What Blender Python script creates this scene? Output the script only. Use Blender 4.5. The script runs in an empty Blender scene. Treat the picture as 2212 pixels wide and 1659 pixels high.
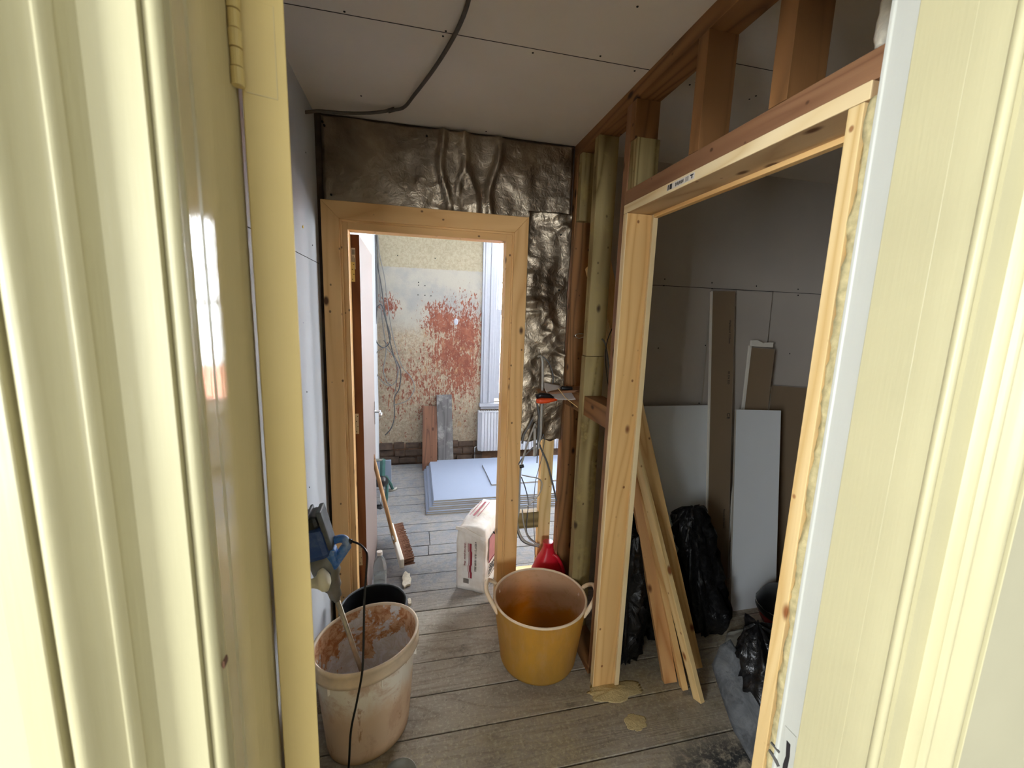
import bpy, bmesh, math, random
from mathutils import Vector, Matrix, noise
random.seed(7)
S = bpy.context.scene
PI = math.pi
# ------------------------------------------------------------------ camera
FPX = 908.53
YAW, PITCH, ROLL = [math.radians(a) for a in (13.205, 9.219, 1.923)]
EYE = Vector((0, 0, 1.60))
fwd = Vector((math.sin(YAW)*math.cos(PITCH), math.cos(YAW)*math.cos(PITCH), -math.sin(PITCH)))
rt0 = Vector((math.cos(YAW), -math.sin(YAW), 0)); up0 = rt0.cross(fwd)
rt = math.cos(ROLL)*rt0 + math.sin(ROLL)*up0
up = -math.sin(ROLL)*rt0 + math.cos(ROLL)*up0
cam = bpy.data.cameras.new('camera'); camo = bpy.data.objects.new('camera', cam)
S.collection.objects.link(camo)
camo.matrix_world = Matrix(((rt.x, up.x, -fwd.x, EYE.x), (rt.y, up.y, -fwd.y, EYE.y), (rt.z, up.z, -fwd.z, EYE.z), (0, 0, 0, 1)))
cam.sensor_fit = 'HORIZONTAL'; cam.sensor_width = 36; cam.lens = FPX*36/2212
cam.clip_start = .02; cam.clip_end = 200
cam.dof.use_dof = True; cam.dof.focus_distance = 2.0; cam.dof.aperture_fstop = 6.5
S.camera = camo
def at(x, y, Y):                       # the point seen at (x, y) on the upright plane of depth Y
    v = (x-1106)*rt - (y-829.5)*up + FPX*fwd
    return EYE + v*(Y/v.y)
# ------------------------------------------------------------------ world and light
W = bpy.data.worlds.new('overcast_sky'); S.world = W; W.use_nodes = True
wn = W.node_tree.nodes; wl = W.node_tree.links
bg = wn['Background']; bg.inputs['Color'].default_value = (.90, .95, 1.0, 1); bg.inputs['Strength'].default_value = 7.5
S.cycles.max_bounces = 14; S.cycles.diffuse_bounces = 9; S.cycles.sample_clamp_indirect = 8
def portal(loc, rot, sx, sy):
    l = bpy.data.lights.new('window_portal', 'AREA'); l.shape = 'RECTANGLE'; l.size = sx; l.size_y = sy
    o = bpy.data.objects.new('window_portal', l); S.collection.objects.link(o)
    o.location = loc; o.rotation_euler = rot; l.cycles.is_portal = True
portal((1.25, 4.60, 1.55), (math.radians(-90), 0, 0), 1.0, 1.95)       # far room, window in the back wall
portal((3.32, 3.25, 1.50), (0, math.radians(90), 0), 1.9, 1.3)          # far room, window in the right wall
portal((-.60, -4.12, 1.5), (math.radians(90), 0, 0), 1.2, 1.4)          # near room, window behind the camera
portal((-2.32, -1.25, 1.55), (0, math.radians(-90), 0), 1.6, 1.4)         # near room, window in the left wall
S.view_settings.view_transform = 'Standard'; S.view_settings.look = 'None'
S.view_settings.gamma = 1; S.view_settings.use_curve_mapping = False
S.view_settings.exposure = 2.1
# ------------------------------------------------------------------ node helpers
def newmat(name):
    m = bpy.data.materials.new(name); m.use_nodes = True
    return m, m.node_tree.nodes, m.node_tree.links, m.node_tree.nodes['Principled BSDF']
class NT:
    def __init__(s, name):
        s.m, s.n, s.l, s.b = newmat(name)
        s.tc = s.n.new('ShaderNodeTexCoord')
    def mapn(s, scale=(1, 1, 1), coord='Object', rnd=False, rot=(0, 0, 0), loc=(0, 0, 0)):
        mp = s.n.new('ShaderNodeMapping'); s.l.new(s.tc.outputs[coord], mp.inputs[0])
        mp.inputs['Scale'].default_value = scale; mp.inputs['Rotation'].default_value = rot
        mp.inputs['Location'].default_value = loc
        if not rnd: return mp.outputs[0]
        oi = s.n.new('ShaderNodeObjectInfo'); mu = s.math('MULTIPLY', oi.outputs['Random'], 37.0)
        ad = s.n.new('ShaderNodeVectorMath'); ad.operation = 'ADD'
        s.l.new(mp.outputs[0], ad.inputs[0]); s.l.new(mu, ad.inputs[1]); return ad.outputs[0]
    def math(s, op, a, b=None, c=None, clamp=False):
        x = s.n.new('ShaderNodeMath'); x.operation = op; x.use_clamp = clamp
        for i, v in enumerate((a, b, c)):
            if v is None: continue
            if isinstance(v, (int, float)): x.inputs[i].default_value = v
            else: s.l.new(v, x.inputs[i])
        return x.outputs[0]
    def noise(s, vec, scale=5, detail=4, rough=.5, dist=0):
        x = s.n.new('ShaderNodeTexNoise'); s.l.new(vec, x.inputs['Vector'])
        x.inputs['Scale'].default_value = scale; x.inputs['Detail'].default_value = detail
        x.inputs['Roughness'].default_value = rough; x.inputs['Distortion'].default_value = dist
        return x.outputs['Fac']
    def vor(s, vec, scale=5, feat='F1', out='Distance'):
        x = s.n.new('ShaderNodeTexVoronoi'); x.feature = feat; s.l.new(vec, x.inputs['Vector'])
        x.inputs['Scale'].default_value = scale; return x.outputs[out]
    def ramp(s, fac, stops, interp='LINEAR'):
        x = s.n.new('ShaderNodeValToRGB'); s.l.new(fac, x.inputs[0]); e = x.color_ramp; e.interpolation = interp
        while len(e.elements) > 1: e.elements.remove(e.elements[-1])
        e.elements[0].position = stops[0][0]; e.elements[0].color = c4(stops[0][1])
        for p, c in stops[1:]:
            k = e.elements.new(p); k.color = c4(c)
        return x.outputs[0]
    def mix(s, f, a, b, mode='MIX'):
        x = s.n.new('ShaderNodeMix'); x.data_type = 'RGBA'; x.blend_type = mode
        if isinstance(f, (int, float)): x.inputs[0].default_value = f
        else: s.l.new(f, x.inputs[0])
        for i, v in ((6, a), (7, b)):
            if isinstance(v, (tuple, list, float, int)): x.inputs[i].default_value = c4(v)
            else: s.l.new(v, x.inputs[i])
        return x.outputs[2]
    def sep(s, vec):
        x = s.n.new('ShaderNodeSeparateXYZ'); s.l.new(vec, x.inputs[0]); return x.outputs
    def sstep(s, v, lo, hi):
        x = s.n.new('ShaderNodeMapRange'); x.interpolation_type = 'SMOOTHSTEP'; s.l.new(v, x.inputs[0])
        x.inputs[1].default_value = lo; x.inputs[2].default_value = hi; return x.outputs[0]
    def bump(s, h, strength=.2, dist=.01):
        x = s.n.new('ShaderNodeBump'); s.l.new(h, x.inputs['Height'])
        x.inputs['Strength'].default_value = strength; x.inputs['Distance'].default_value = dist
        s.l.new(x.outputs[0], s.b.inputs['Normal'])
    def done(s, col=None, rough=.5, metal=0, spec=None, **kw):
        if col is not None:
            if isinstance(col, (tuple, list, float)): s.b.inputs['Base Color'].default_value = c4(col)
            else: s.l.new(col, s.b.inputs['Base Color'])
        if isinstance(rough, (int, float)): s.b.inputs['Roughness'].default_value = rough
        else: s.l.new(rough, s.b.inputs['Roughness'])
        s.b.inputs['Metallic'].default_value = metal
        if spec is not None: s.b.inputs['Specular IOR Level'].default_value = spec
        for k, v in kw.items(): s.b.inputs[k.replace('_', ' ')].default_value = v
        return s.m
def lin(c): return tuple(((v/255)/12.92 if v/255 <= .04045 else ((v/255+.055)/1.055)**2.4) for v in c)
def c4(c):
    if isinstance(c, (int, float)): return (c, c, c, 1)
    c = tuple(c)
    if len(c) == 3 and max(c) > 1.0: c = lin(c)
    return c if len(c) == 4 else c + (1,)
def plain(name, col, rough=.5, metal=0, var=.12, scale=30, bump=.0, **kw):
    t = NT(name); v = t.mapn(rnd=True); n = t.noise(v, scale, 4)
    c = c4(col); d = tuple(x*(1-var) for x in c[:3]); u = tuple(min(1, x*(1+var)) for x in c[:3])
    col2 = t.ramp(n, [(.3, d), (.7, u)])
    if bump: t.bump(n, bump, .004)
    return t.done(col2, rough, metal, **kw)
def wood(name, light, dark, knotc=(70, 38, 18), grain=16, fine=.25, knots=True, rough=.62, dirt=None):
    t = NT(name)
    v = t.mapn((1, 1, .10), rnd=True)
    n = t.noise(v, 5.0, 2, .45, .3)
    rings = t.math('PINGPONG', t.math('MULTIPLY', n, grain*1.6), 1.0)
    v2 = t.mapn((1, 1, .02), rnd=True); f = t.noise(v2, 260, 3)
    v3 = t.mapn((1, 1, .35), rnd=True); big = t.noise(v3, 3, 2)
    c = t.mix(t.math('POWER', rings, 2.2), light, dark)
    c = t.mix(t.math('MULTIPLY', f, fine), c, dark)
    c = t.mix(t.sstep(big, .45, .7), c, t.mix(.55, light, dark))
    if knots:
        v4 = t.mapn((1, 1, .55), rnd=True); k = t.vor(v4, 9.5)
        c = t.mix(t.math('MULTIPLY', t.math('SUBTRACT', 1.0, t.sstep(k, .06, .15)), .95), c, knotc)
        v6 = t.mapn((1, 1, .8), rnd=True, loc=(3, 1, 2)); k2 = t.vor(v6, 17)
        c = t.mix(t.math('MULTIPLY', t.math('SUBTRACT', 1.0, t.sstep(k2, .05, .11)), .8), c, knotc)
    if dirt:
        v5 = t.mapn((1, 1, 1), rnd=True); dn = t.noise(v5, 9, 6, .7)
        c = t.mix(t.sstep(dn, .5, .72), c, dirt)
    t.bump(f, .15, .002)
    return t.done(c, rough, spec=.3)
M = {}
M['pine'] = wood('new_pine', (228, 190, 128), (202, 154, 92), (112, 56, 24))
M['pine_pale'] = wood('pale_pine', (232, 205, 150), (208, 172, 112), (140, 78, 36))
M['pine_edge'] = wood('pale_lit_edge', (240, 220, 176), (222, 194, 142), knots=False)  # paler pine: hall light on the facing edges is put into the colour
M['pine_orange'] = wood('orange_pine', (212, 166, 112), (184, 130, 76), (100, 50, 20))
M['lining_under'] = wood('dull_pine', (206, 176, 134), (168, 136, 96), (90, 55, 30))  # duller, greyer pine tone for the lining head
M['cls'] = wood('brown_stud_timber', (150, 106, 64), (106, 72, 40), (46, 26, 12))
M['cls_red'] = wood('red_brown_timber', (150, 110, 78), (122, 84, 58), (60, 34, 18))
M['treated'] = wood('green_treated_timber', (166, 148, 102), (108, 88, 48), (52, 34, 14), dirt=(160, 140, 86))
M['casing'] = wood('varnished_casing_pine', (232, 190, 130), (210, 162, 102), (70, 38, 18), grain=12)
M['door_edge'] = wood('raw_hardwood_edge', (140, 92, 62), (104, 62, 38), knots=False)
M['old_board'] = wood('old_grey_board', (96, 94, 94), (72, 70, 70), knots=False, dirt=(130, 128, 126))
M['old_brown'] = wood('old_brown_board', (112, 78, 58), (82, 54, 40), (60, 36, 22))
M['handle_wood'] = wood('handle_wood', (196, 158, 112), (160, 120, 80), knots=False)
# cream gloss
def cream(name, col, rough, bs=.18):
    t = NT(name); v = t.mapn((1, 1, .06)); n = t.noise(v, 220, 3); v2 = t.mapn(); n2 = t.noise(v2, 7, 4)
    n3 = t.noise(v2, 60, 3)
    a = lin(col); c = t.ramp(n2, [(.3, tuple(x*.94 for x in a)), (.7, a)])
    chips = t.sstep(t.noise(t.mapn((1, 1, .6)), 34, 5, .7), .80, .82)
    c = t.mix(chips, c, (120, 78, 50))
    t.bump(t.math('ADD', n, t.math('MULTIPLY', n3, .8)), bs, .0016)
    return t.done(c, rough, spec=.5)
M['cream'] = cream('cream_gloss_paint', (186, 178, 140), .42)
M['cream_jamb'] = cream('cream_jamb_gloss', (200, 186, 144), .10, .10)
M['cream_door'] = cream('cream_door_gloss', (206, 182, 118), .32, .1)
M['white_rebate'] = cream('white_rebate_paint', (190, 190, 180), .35, .1)
M['wall_cream'] = plain('cream_wall_emulsion', (176, 170, 142), .8, var=.04, scale=5, bump=.1)
M['room_wall'] = plain('grey_wall_emulsion', (168, 168, 164), .9, var=.03, scale=5)
M['groove'] = plain('grey_scratch', (84, 82, 78), .8)
M['chip'] = plain('brown_chip', (92, 58, 36), .8)
M['dark_gap'] = plain('dark_hole_shade', (32, 26, 28), .9)  # near-black colour standing for the shade inside the keep hole
# plasterboard
def board(name, col, joints=None, screws=True, var=.05):
    t = NT(name); v = t.mapn(); n = t.noise(v, 3, 4); f = t.noise(v, 350, 2)
    a = lin(col); c = t.ramp(n, [(.3, tuple(x*(1-var) for x in a)), (.7, tuple(min(1, x*(1+var)) for x in a))])
    c = t.mix(t.math('MULTIPLY', f, .12), c, tuple(x*.7 for x in a))
    t.bump(f, .08, .001)
    return t.done(c, .85, spec=.2)
M['board_grey'] = board('ivory_plasterboard', (176, 174, 170))
M['board_ceiling'] = board('ceiling_plasterboard', (218, 210, 200))
M['board_left'] = board('pale_plasterboard', (194, 198, 203))
M['board_side'] = board('closet_plasterboard', (186, 178, 168))
M['board_white'] = board('white_plasterboard', (142, 152, 172), var=.02)
M['board_pale'] = board('leaning_plasterboard', (224, 228, 230), var=.02)
M['board_back'] = board('brown_board_paper', (140, 120, 96), var=.04)
M['board_core'] = board('gypsum_core', (226, 222, 210), var=.03)
M['board_core_grey'] = board('board_cut_edge', (160, 154, 142), var=.06)
M['joint'] = plain('joint_shadow_gap', (46, 42, 40), .9)
M['screw'] = plain('black_screw', (18, 16, 15), .4, .6)
# crumpled foil
t = NT('crumpled_foil'); v = t.mapn(); n = t.noise(v, 5, 5, .6, .6); n2 = t.noise(v, 38, 4, .6, .8); n3 = t.noise(v, 3, 2)
c = t.ramp(n, [(.25, (118, 104, 88)), (.55, (160, 146, 126)), (.8, (200, 186, 160))])
t.bump(n2, .35, .01)
M['foil'] = t.done(c, t.ramp(n3, [(.3, .32), (.7, .48)]), 1.0)
# floor boards
t = NT('dusty_floorboards')
at_ = t.n.new('ShaderNodeAttribute'); at_.attribute_name = 'rnd'
v = t.mapn((.12, 1, 1)); o = t.n.new('ShaderNodeVectorMath'); o.operation = 'ADD'; t.l.new(v, o.inputs[0])
sc_ = t.n.new('ShaderNodeVectorMath'); sc_.operation = 'SCALE'; t.l.new(at_.outputs['Color'], sc_.inputs[0]); sc_.inputs['Scale'].default_value = 40
t.l.new(sc_.outputs[0], o.inputs[1]); gv = o.outputs[0]
n = t.noise(gv, 5, 3, .5, .6); rings = t.math('PINGPONG', t.math('MULTIPLY', n, 30), 1.0)
v2 = t.mapn((.04, 1, 1)); fine = t.noise(v2, 160, 3)
c = t.mix(t.math('MULTIPLY', t.math('POWER', rings, 3), .6), (186, 176, 158), (128, 118, 104))
c = t.mix(t.math('MULTIPLY', fine, .4), c, (90, 80, 72))
ar = t.sep(at_.outputs['Color'])
c = t.mix(t.math('MULTIPLY', ar[0], .35), c, (110, 100, 94))
w = t.mapn(); big = t.noise(w, 3.2, 6, .65); med = t.noise(w, 14, 6, .7, .4); sm = t.noise(w, 70, 5, .75)
dk = t.math('MULTIPLY', t.sstep(big, .52, .68), t.sstep(med, .42, .6))
c = t.mix(t.math('MULTIPLY', dk, .55), c, (66, 62, 62))
P = t.sep(w)
# far-room plaster dust, with a blue-grey tone for window light put into the colour
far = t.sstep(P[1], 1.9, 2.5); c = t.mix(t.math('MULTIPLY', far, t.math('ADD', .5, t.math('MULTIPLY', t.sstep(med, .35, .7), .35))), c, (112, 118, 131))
# sawdust in front of the stud wall
def blob(px, py, rx, ry):
    a = t.math('DIVIDE', t.math('SUBTRACT', P[0], px), rx); b = t.math('DIVIDE', t.math('SUBTRACT', P[1], py), ry)
    d = t.math('ADD', t.math('MULTIPLY', a, a), t.math('MULTIPLY', b, b))
    return t.math('SUBTRACT', 1.0, t.math('MULTIPLY', d, 1.0), clamp=True)
sd = t.math('MAXIMUM', blob(.55, 1.15, .75, .45), blob(.95, 1.45, .4, .2)); sd = t.math('MAXIMUM', sd, blob(1.3, 1.6, .5, .5))
sdm = t.math('MULTIPLY', sd, t.sstep(t.math('ADD', t.math('MULTIPLY', sm, .5), t.math('MULTIPLY', big, .5)), .42, .62))
c = t.mix(t.math('MULTIPLY', sdm, .75), c, (176, 162, 124))
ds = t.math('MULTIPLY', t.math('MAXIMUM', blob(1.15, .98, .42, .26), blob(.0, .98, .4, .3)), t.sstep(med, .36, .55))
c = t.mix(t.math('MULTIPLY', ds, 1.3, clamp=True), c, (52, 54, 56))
spk = t.sstep(t.noise(w, 120, 2), .74, .78); c = t.mix(t.math('MULTIPLY', spk, .7), c, (206, 200, 184))
spl = t.math('MULTIPLY', t.math('MAXIMUM', blob(-.05, 1.1, .4, .35), blob(.45, 1.0, .5, .3)), t.sstep(t.noise(w, 26, 5, .7), .54, .6))
c = t.mix(t.math('MULTIPLY', spl, .75), c, (182, 168, 134))
c = t.mix(t.math('MULTIPLY', t.math('MULTIPLY', t.sstep(sm, .50, .66), .38), t.math('SUBTRACT', 1.0, t.math('MULTIPLY', far, .6))), c, (206, 198, 178)); c = t.mix(t.math('MULTIPLY', t.sstep(t.noise(w, 38, 6, .75, .5), .54, .68), .42), c, (84, 78, 70))
kn_ = t.vor(t.mapn((.45, 1, 1), loc=(.3, .1, 0)), 5.2); c = t.mix(t.math('MULTIPLY', t.math('SUBTRACT', 1.0, t.sstep(kn_, .03, .11)), .75), c, (64, 54, 48))
t.bump(t.math('ADD', t.math('MULTIPLY', rings, -.3), t.math('ADD', fine, sm)), .3, .003)
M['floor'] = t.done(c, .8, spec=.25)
M['subfloor'] = plain('dark_underfloor', (30, 24, 20), .95)
# stripped plaster wall in the far room (world X, Z)
t = NT('stripped_plaster'); w = t.mapn(); P = t.sep(w)
n1 = t.noise(w, 4, 6, .65); n2 = t.noise(w, 16, 7, .72, .5); n3 = t.noise(w, 60, 5, .7); vs = t.mapn((2.6, 1, .8)); n4 = t.noise(vs, 14, 7, .75, .7)
c = t.mix(t.sstep(t.noise(w, 34, 7, .75, .6), .34, .66), (152, 142, 124), (122, 108, 92))
c = t.mix(t.math('MULTIPLY', t.sstep(n3, .5, .7), .5), c, (160, 140, 112))
top = t.sstep(t.math('ADD', P[2], t.math('MULTIPLY', n3, .03)), 2.045, 2.055)
cr = t.mix(t.sstep(t.noise(w, 40, 7, .75, .4), .36, .66), (146, 138, 118), (130, 120, 100))
mid = t.math('MULTIPLY', t.sstep(t.math('ADD', P[2], t.math('MULTIPLY', n1, .6)), 1.62, 1.9), .95)
gr = t.mix(t.sstep(n1, .35, .65), (130, 129, 126), (146, 141, 131)); c = t.mix(mid, c, gr); c = t.mix(top, c, cr)
def ell(px, pz, rx, rz):
    a = t.math('DIVIDE', t.math('SUBTRACT', P[0], px), rx); b = t.math('DIVIDE', t.math('SUBTRACT', P[2], pz), rz)
    d = t.math('SQRT', t.math('ADD', t.math('MULTIPLY', a, a), t.math('MULTIPLY', b, b)))
    return t.math('SUBTRACT', 1.0, d)
e = t.math('MAXIMUM', ell(.28, 1.52, .20, .22), ell(.52, 1.40, .19, .38)); e = t.math('MAXIMUM', e, ell(.50, 1.02, .24, .34)); e = t.math('MAXIMUM', e, ell(.36, 1.18, .26, .30))
e = t.math('MAXIMUM', e, t.math('MULTIPLY', ell(.16, .86, .45, .3), .35))
e = t.math('MAXIMUM', e, t.math('SUBTRACT', ell(-.25, 1.66, .13, .14), .25))
n5 = t.noise(t.mapn((1.6, 1, .9), loc=(2, 0, 5)), 34, 5, .7, .5)
rm = t.sstep(t.math('ADD', t.math('MULTIPLY', e, .62), t.math('ADD', t.math('MULTIPLY', t.math('SUBTRACT', n4, .5), 2.4), t.math('MULTIPLY', t.math('SUBTRACT', n5, .5), 2.0))), .12, .2)
chip = t.sstep(t.noise(t.mapn((2.2, 1, .9), loc=(7, 0, 1)), 30, 5, .7, 1.2), .60, .64)
rm = t.math('MULTIPLY', rm, t.math('SUBTRACT', 1.0, chip))
redc = t.mix(t.sstep(n2, .4, .6), (106, 62, 50), (122, 76, 60)); c = t.mix(rm, c, redc)
st = t.math('MULTIPLY', t.sstep(t.noise(t.mapn((2, 1, .7), loc=(4, 0, 2)), 9, 7, .75, .6), .56, .66), t.math('SUBTRACT', 1.0, t.sstep(P[2], 1.25, 1.6)))
c = t.mix(t.math('MULTIPLY', st, .75), c, (142, 112, 84))
base = t.math('SUBTRACT', 1.0, t.sstep(t.math('ADD', P[2], t.math('MULTIPLY', n2, .06)), .25, .275))
bc = t.mix(t.sstep(n1, .4, .6), (74, 58, 48), (118, 92, 74)); c = t.mix(base, c, bc)
t.bump(t.math('ADD', n2, n3), .3, .006)
M['plaster'] = t.done(c, .9, spec=.15)
M['plain_plaster'] = plain('bare_plaster', (196, 192, 184), .9, var=.08, scale=4)
M['brick'] = None
t = NT('brick_building'); w = t.mapn((1, 1, 1), rot=(PI/2, 0, 0)); b = t.n.new('ShaderNodeTexBrick'); t.l.new(w, b.inputs['Vector'])
b.inputs['Color1'].default_value = c4((190, 104, 74)); b.inputs['Color2'].default_value = c4((170, 84, 60)); b.inputs['Mortar'].default_value = c4((206, 196, 182)); b.inputs['Scale'].default_value = 4
M['brick'] = t.done(b.outputs[0], .9)
M['white_paint'] = plain('white_gloss_woodwork', (146, 149, 158), .35, var=.03)
M['radiator'] = plain('white_enamel', (172, 174, 180), .3, var=.02)
# plastics and metals
t = NT('yellow_tub_plastic'); w = t.mapn((1, 1, .5)); n = t.noise(w, 9, 6, .7); z = t.sep(t.mapn())[2]; n2 = t.noise(t.mapn((1, 1, .25)), 24, 6, .75)
c = t.mix(t.sstep(n, .35, .65), (200, 156, 60), (176, 140, 66)); c = t.mix(t.math('MULTIPLY', t.sstep(n2, .46, .66), .5), c, (196, 164, 112))
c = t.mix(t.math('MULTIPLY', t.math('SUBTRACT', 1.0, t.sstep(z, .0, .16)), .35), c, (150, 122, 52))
t.bump(n2, .1, .002); M['tub_out'] = t.done(c, .5, Subsurface_Weight=.0)
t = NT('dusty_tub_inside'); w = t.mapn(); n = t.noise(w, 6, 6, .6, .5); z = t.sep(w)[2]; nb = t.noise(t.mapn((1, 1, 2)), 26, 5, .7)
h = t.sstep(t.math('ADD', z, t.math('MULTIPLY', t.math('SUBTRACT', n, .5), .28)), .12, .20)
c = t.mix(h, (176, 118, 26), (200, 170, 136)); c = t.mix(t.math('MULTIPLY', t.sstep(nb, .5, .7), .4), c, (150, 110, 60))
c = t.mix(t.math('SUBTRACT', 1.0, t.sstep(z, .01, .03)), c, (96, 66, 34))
M['tub_in'] = t.done(c, .6)
for k_ in ('tub_out', 'tub_in'):
    nt = M[k_].node_tree; tr = nt.nodes.new('ShaderNodeBsdfTranslucent'); tr.inputs[0].default_value = (1.0, .55, .08, 1)
    mxs = nt.nodes.new('ShaderNodeMixShader'); mxs.inputs[0].default_value = .30; ou = nt.nodes['Material Output']
    nt.links.new(nt.nodes['Principled BSDF'].outputs[0], mxs.inputs[1]); nt.links.new(tr.outputs[0], mxs.inputs[2]); nt.links.new(mxs.outputs[0], ou.inputs[0])
t = NT('plaster_caked_white'); w = t.mapn((1, 1, .8)); n = t.noise(w, 7, 7, .7, .6); z = t.sep(t.mapn())[2]; n2 = t.noise(t.mapn((1, 1, .35)), 16, 6, .72, .5)
zz = t.math('ADD', z, t.math('MULTIPLY', t.math('SUBTRACT', n2, .5), .16))
c = t.mix(t.math('SUBTRACT', 1.0, t.sstep(zz, .18, .30)), (246, 238, 224), (228, 198, 166))
c = t.mix(t.math('MULTIPLY', t.sstep(n, .5, .64), .7), c, (206, 166, 134)); c = t.mix(t.math('MULTIPLY', t.sstep(n2, .6, .68), .8), c, (180, 128, 84))
c = t.mix(t.math('SUBTRACT', 1.0, t.sstep(z, .0, .05)), c, (176, 140, 96))
M['bucket_out'] = t.done(c, .55)
t = NT('plaster_caked_inside'); w = t.mapn(); n = t.noise(w, 8, 6, .65, .4); z = t.sep(w)[2]; n2 = t.noise(w, 26, 6, .75, .8)
h = t.sstep(t.math('ADD', z, t.math('MULTIPLY', t.math('SUBTRACT', t.noise(w, 6.5, 6, .7, .5), .5), 1.1)), .27, .30)
bro = t.mix(t.sstep(n2, .4, .62), (214, 176, 140), (172, 112, 68)); c = t.mix(h, t.mix(t.sstep(n2, .35, .6), (226, 228, 236), (206, 202, 200)), bro)
c = t.mix(t.math('MULTIPLY', t.sstep(n2, .66, .7), .9), c, (150, 78, 40)); t.bump(n2, .4, .006)
M['bucket_in'] = t.done(c, .7)
M['rim'] = plain('chalky_rim', (216, 196, 170), .5, var=.1)
M['tub_rim'] = plain('dusty_tub_rim', (226, 202, 168), .5, var=.08)
M['black_plastic'] = plain('black_plastic', (20, 20, 22), .35, var=.3)
M['black_splash'] = plain('plaster_splashed_black', (70, 74, 76), .6, var=.6, scale=18)
M['blue'] = None
t = NT('dusty_blue_plastic'); w = t.mapn(); n = t.noise(w, 18, 6, .7); n2 = t.noise(w, 60, 3)
c = t.mix(t.sstep(n, .42, .7), (52, 108, 180), (140, 162, 192)); c = t.mix(t.sstep(n2, .70, .74), c, (206, 188, 150)); M['blue'] = t.done(c, .5)
t = NT('dark_blue_motor'); w = t.mapn(); n = t.noise(w, 18, 6, .7); n2 = t.noise(w, 40, 3)
c = t.mix(t.sstep(n, .45, .75), (34, 66, 124), (84, 106, 144)); c = t.mix(t.sstep(n2, .70, .73), c, (196, 180, 140)); M['navy'] = t.done(c, .45)
M['grey_metal'] = plain('dusty_cast_metal', (140, 138, 130), .55, .4, var=.2, scale=20)
M['steel'] = plain('dull_steel', (170, 160, 140), .45, .7, var=.2)
M['chrome'] = plain('chrome', (220, 220, 220), .15, 1.0, var=.02)
M['brass'] = plain('pale_brass', (214, 196, 132), .35, .6, var=.1)
M['zinc'] = plain('dull_hinge', (196, 184, 164), .4, .6, var=.1)
M['ivory'] = plain('ivory_plastic', (226, 222, 196), .35, var=.04)
M['cable_black'] = plain('black_rubber_cable', (18, 16, 16), .3)
M['cable_grey'] = plain('grey_cable', (172, 168, 160), .5, var=.1)
M['cable_dark'] = plain('dark_grey_cable', (98, 98, 98), .5, var=.1)
M['cable_brown'] = plain('dusty_ceiling_cable', (74, 68, 60), .6, var=.25)
M['red'] = plain('red_plastic', (200, 26, 44), .3, var=.06)
M['dark_red'] = plain('dark_red_plastic', (150, 20, 30), .25)
M['orange'] = plain('orange_plastic', (222, 78, 30), .45, var=.04)
M['green'] = plain('green_metal', (58, 98, 92), .5, .1, var=.15)
M['paper'] = plain('paper', (196, 186, 178), .8, var=.06, scale=6)
M['label'] = plain('white_sticker', (222, 214, 204), .6, var=.02)
M['ink'] = plain('black_ink', (30, 26, 26), .7)
M['grey_ink'] = plain('grey_ink', (120, 112, 104), .7)
M['maroon'] = plain('maroon_print', (134, 34, 48), .7)
M['pink_print'] = plain('faded_pink_print', (170, 112, 112), .7, scale=18)
t = NT('dusty_paper_sack'); w = t.mapn(); n = t.noise(w, 9, 6, .6, .4); n2 = t.noise(w, 30, 4)
c = t.mix(t.sstep(n, .35, .7), (226, 222, 216), (204, 196, 184)); t.bump(t.math('ADD', n, t.math('MULTIPLY', n2, .3)), .5, .012); M['sack'] = t.done(c, .75)
t = NT('black_rubble_sack'); w = t.mapn(); n = t.noise(w, 11, 5, .55, 1.2); n2 = t.noise(w, 5, 3); n3 = t.noise(w, 50, 4)
c = t.mix(t.math('MULTIPLY', t.sstep(n3, .45, .75), .5), (14, 14, 15), (52, 52, 54)); t.bump(n, .7, .02); M['bin_bag'] = t.done(c, .32)
t = NT('dusty_black_sack'); w = t.mapn(); n = t.noise(w, 12, 6, .7, .6); n2 = t.noise(w, 40, 5, .7)
c = t.mix(t.sstep(n, .3, .7), (52, 55, 58), (92, 94, 96)); c = t.mix(t.math('MULTIPLY', t.sstep(n2, .55, .7), .6), c, (36, 38, 40)); t.bump(n, .5, .015); M['dusty_bag'] = t.done(c, .65)
M['bristle'] = plain('brown_bristle', (124, 86, 64), .9, var=.3, scale=120, bump=.6)
t = NT('clear_plastic'); M['clear'] = t.done((.92, .97, .98), .08, Transmission_Weight=.85, IOR=1.25)
t = NT('window_glass'); M['glass'] = t.done((1, 1, 1), .0, Transmission_Weight=1.0, IOR=1.02)
M['flake'] = plain('broken_plaster', (214, 206, 186), .95, var=.12, scale=60, bump=.8)
M['foam'] = plain('expanding_foam', (192, 178, 132), .85, var=.25, scale=60, bump=.8)
M['sawdust'] = plain('sawdust', (196, 178, 130), 1.0, var=.12, scale=140, bump=.6)
M['rubble'] = plain('brick_rubble', (72, 58, 48), .95, var=.4, scale=16, bump=.6)
M['yellow_plug'] = plain('yellow_plug', (222, 190, 50), .4)
M['blue_plug'] = plain('blue_plug', (36, 44, 130), .4)
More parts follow.
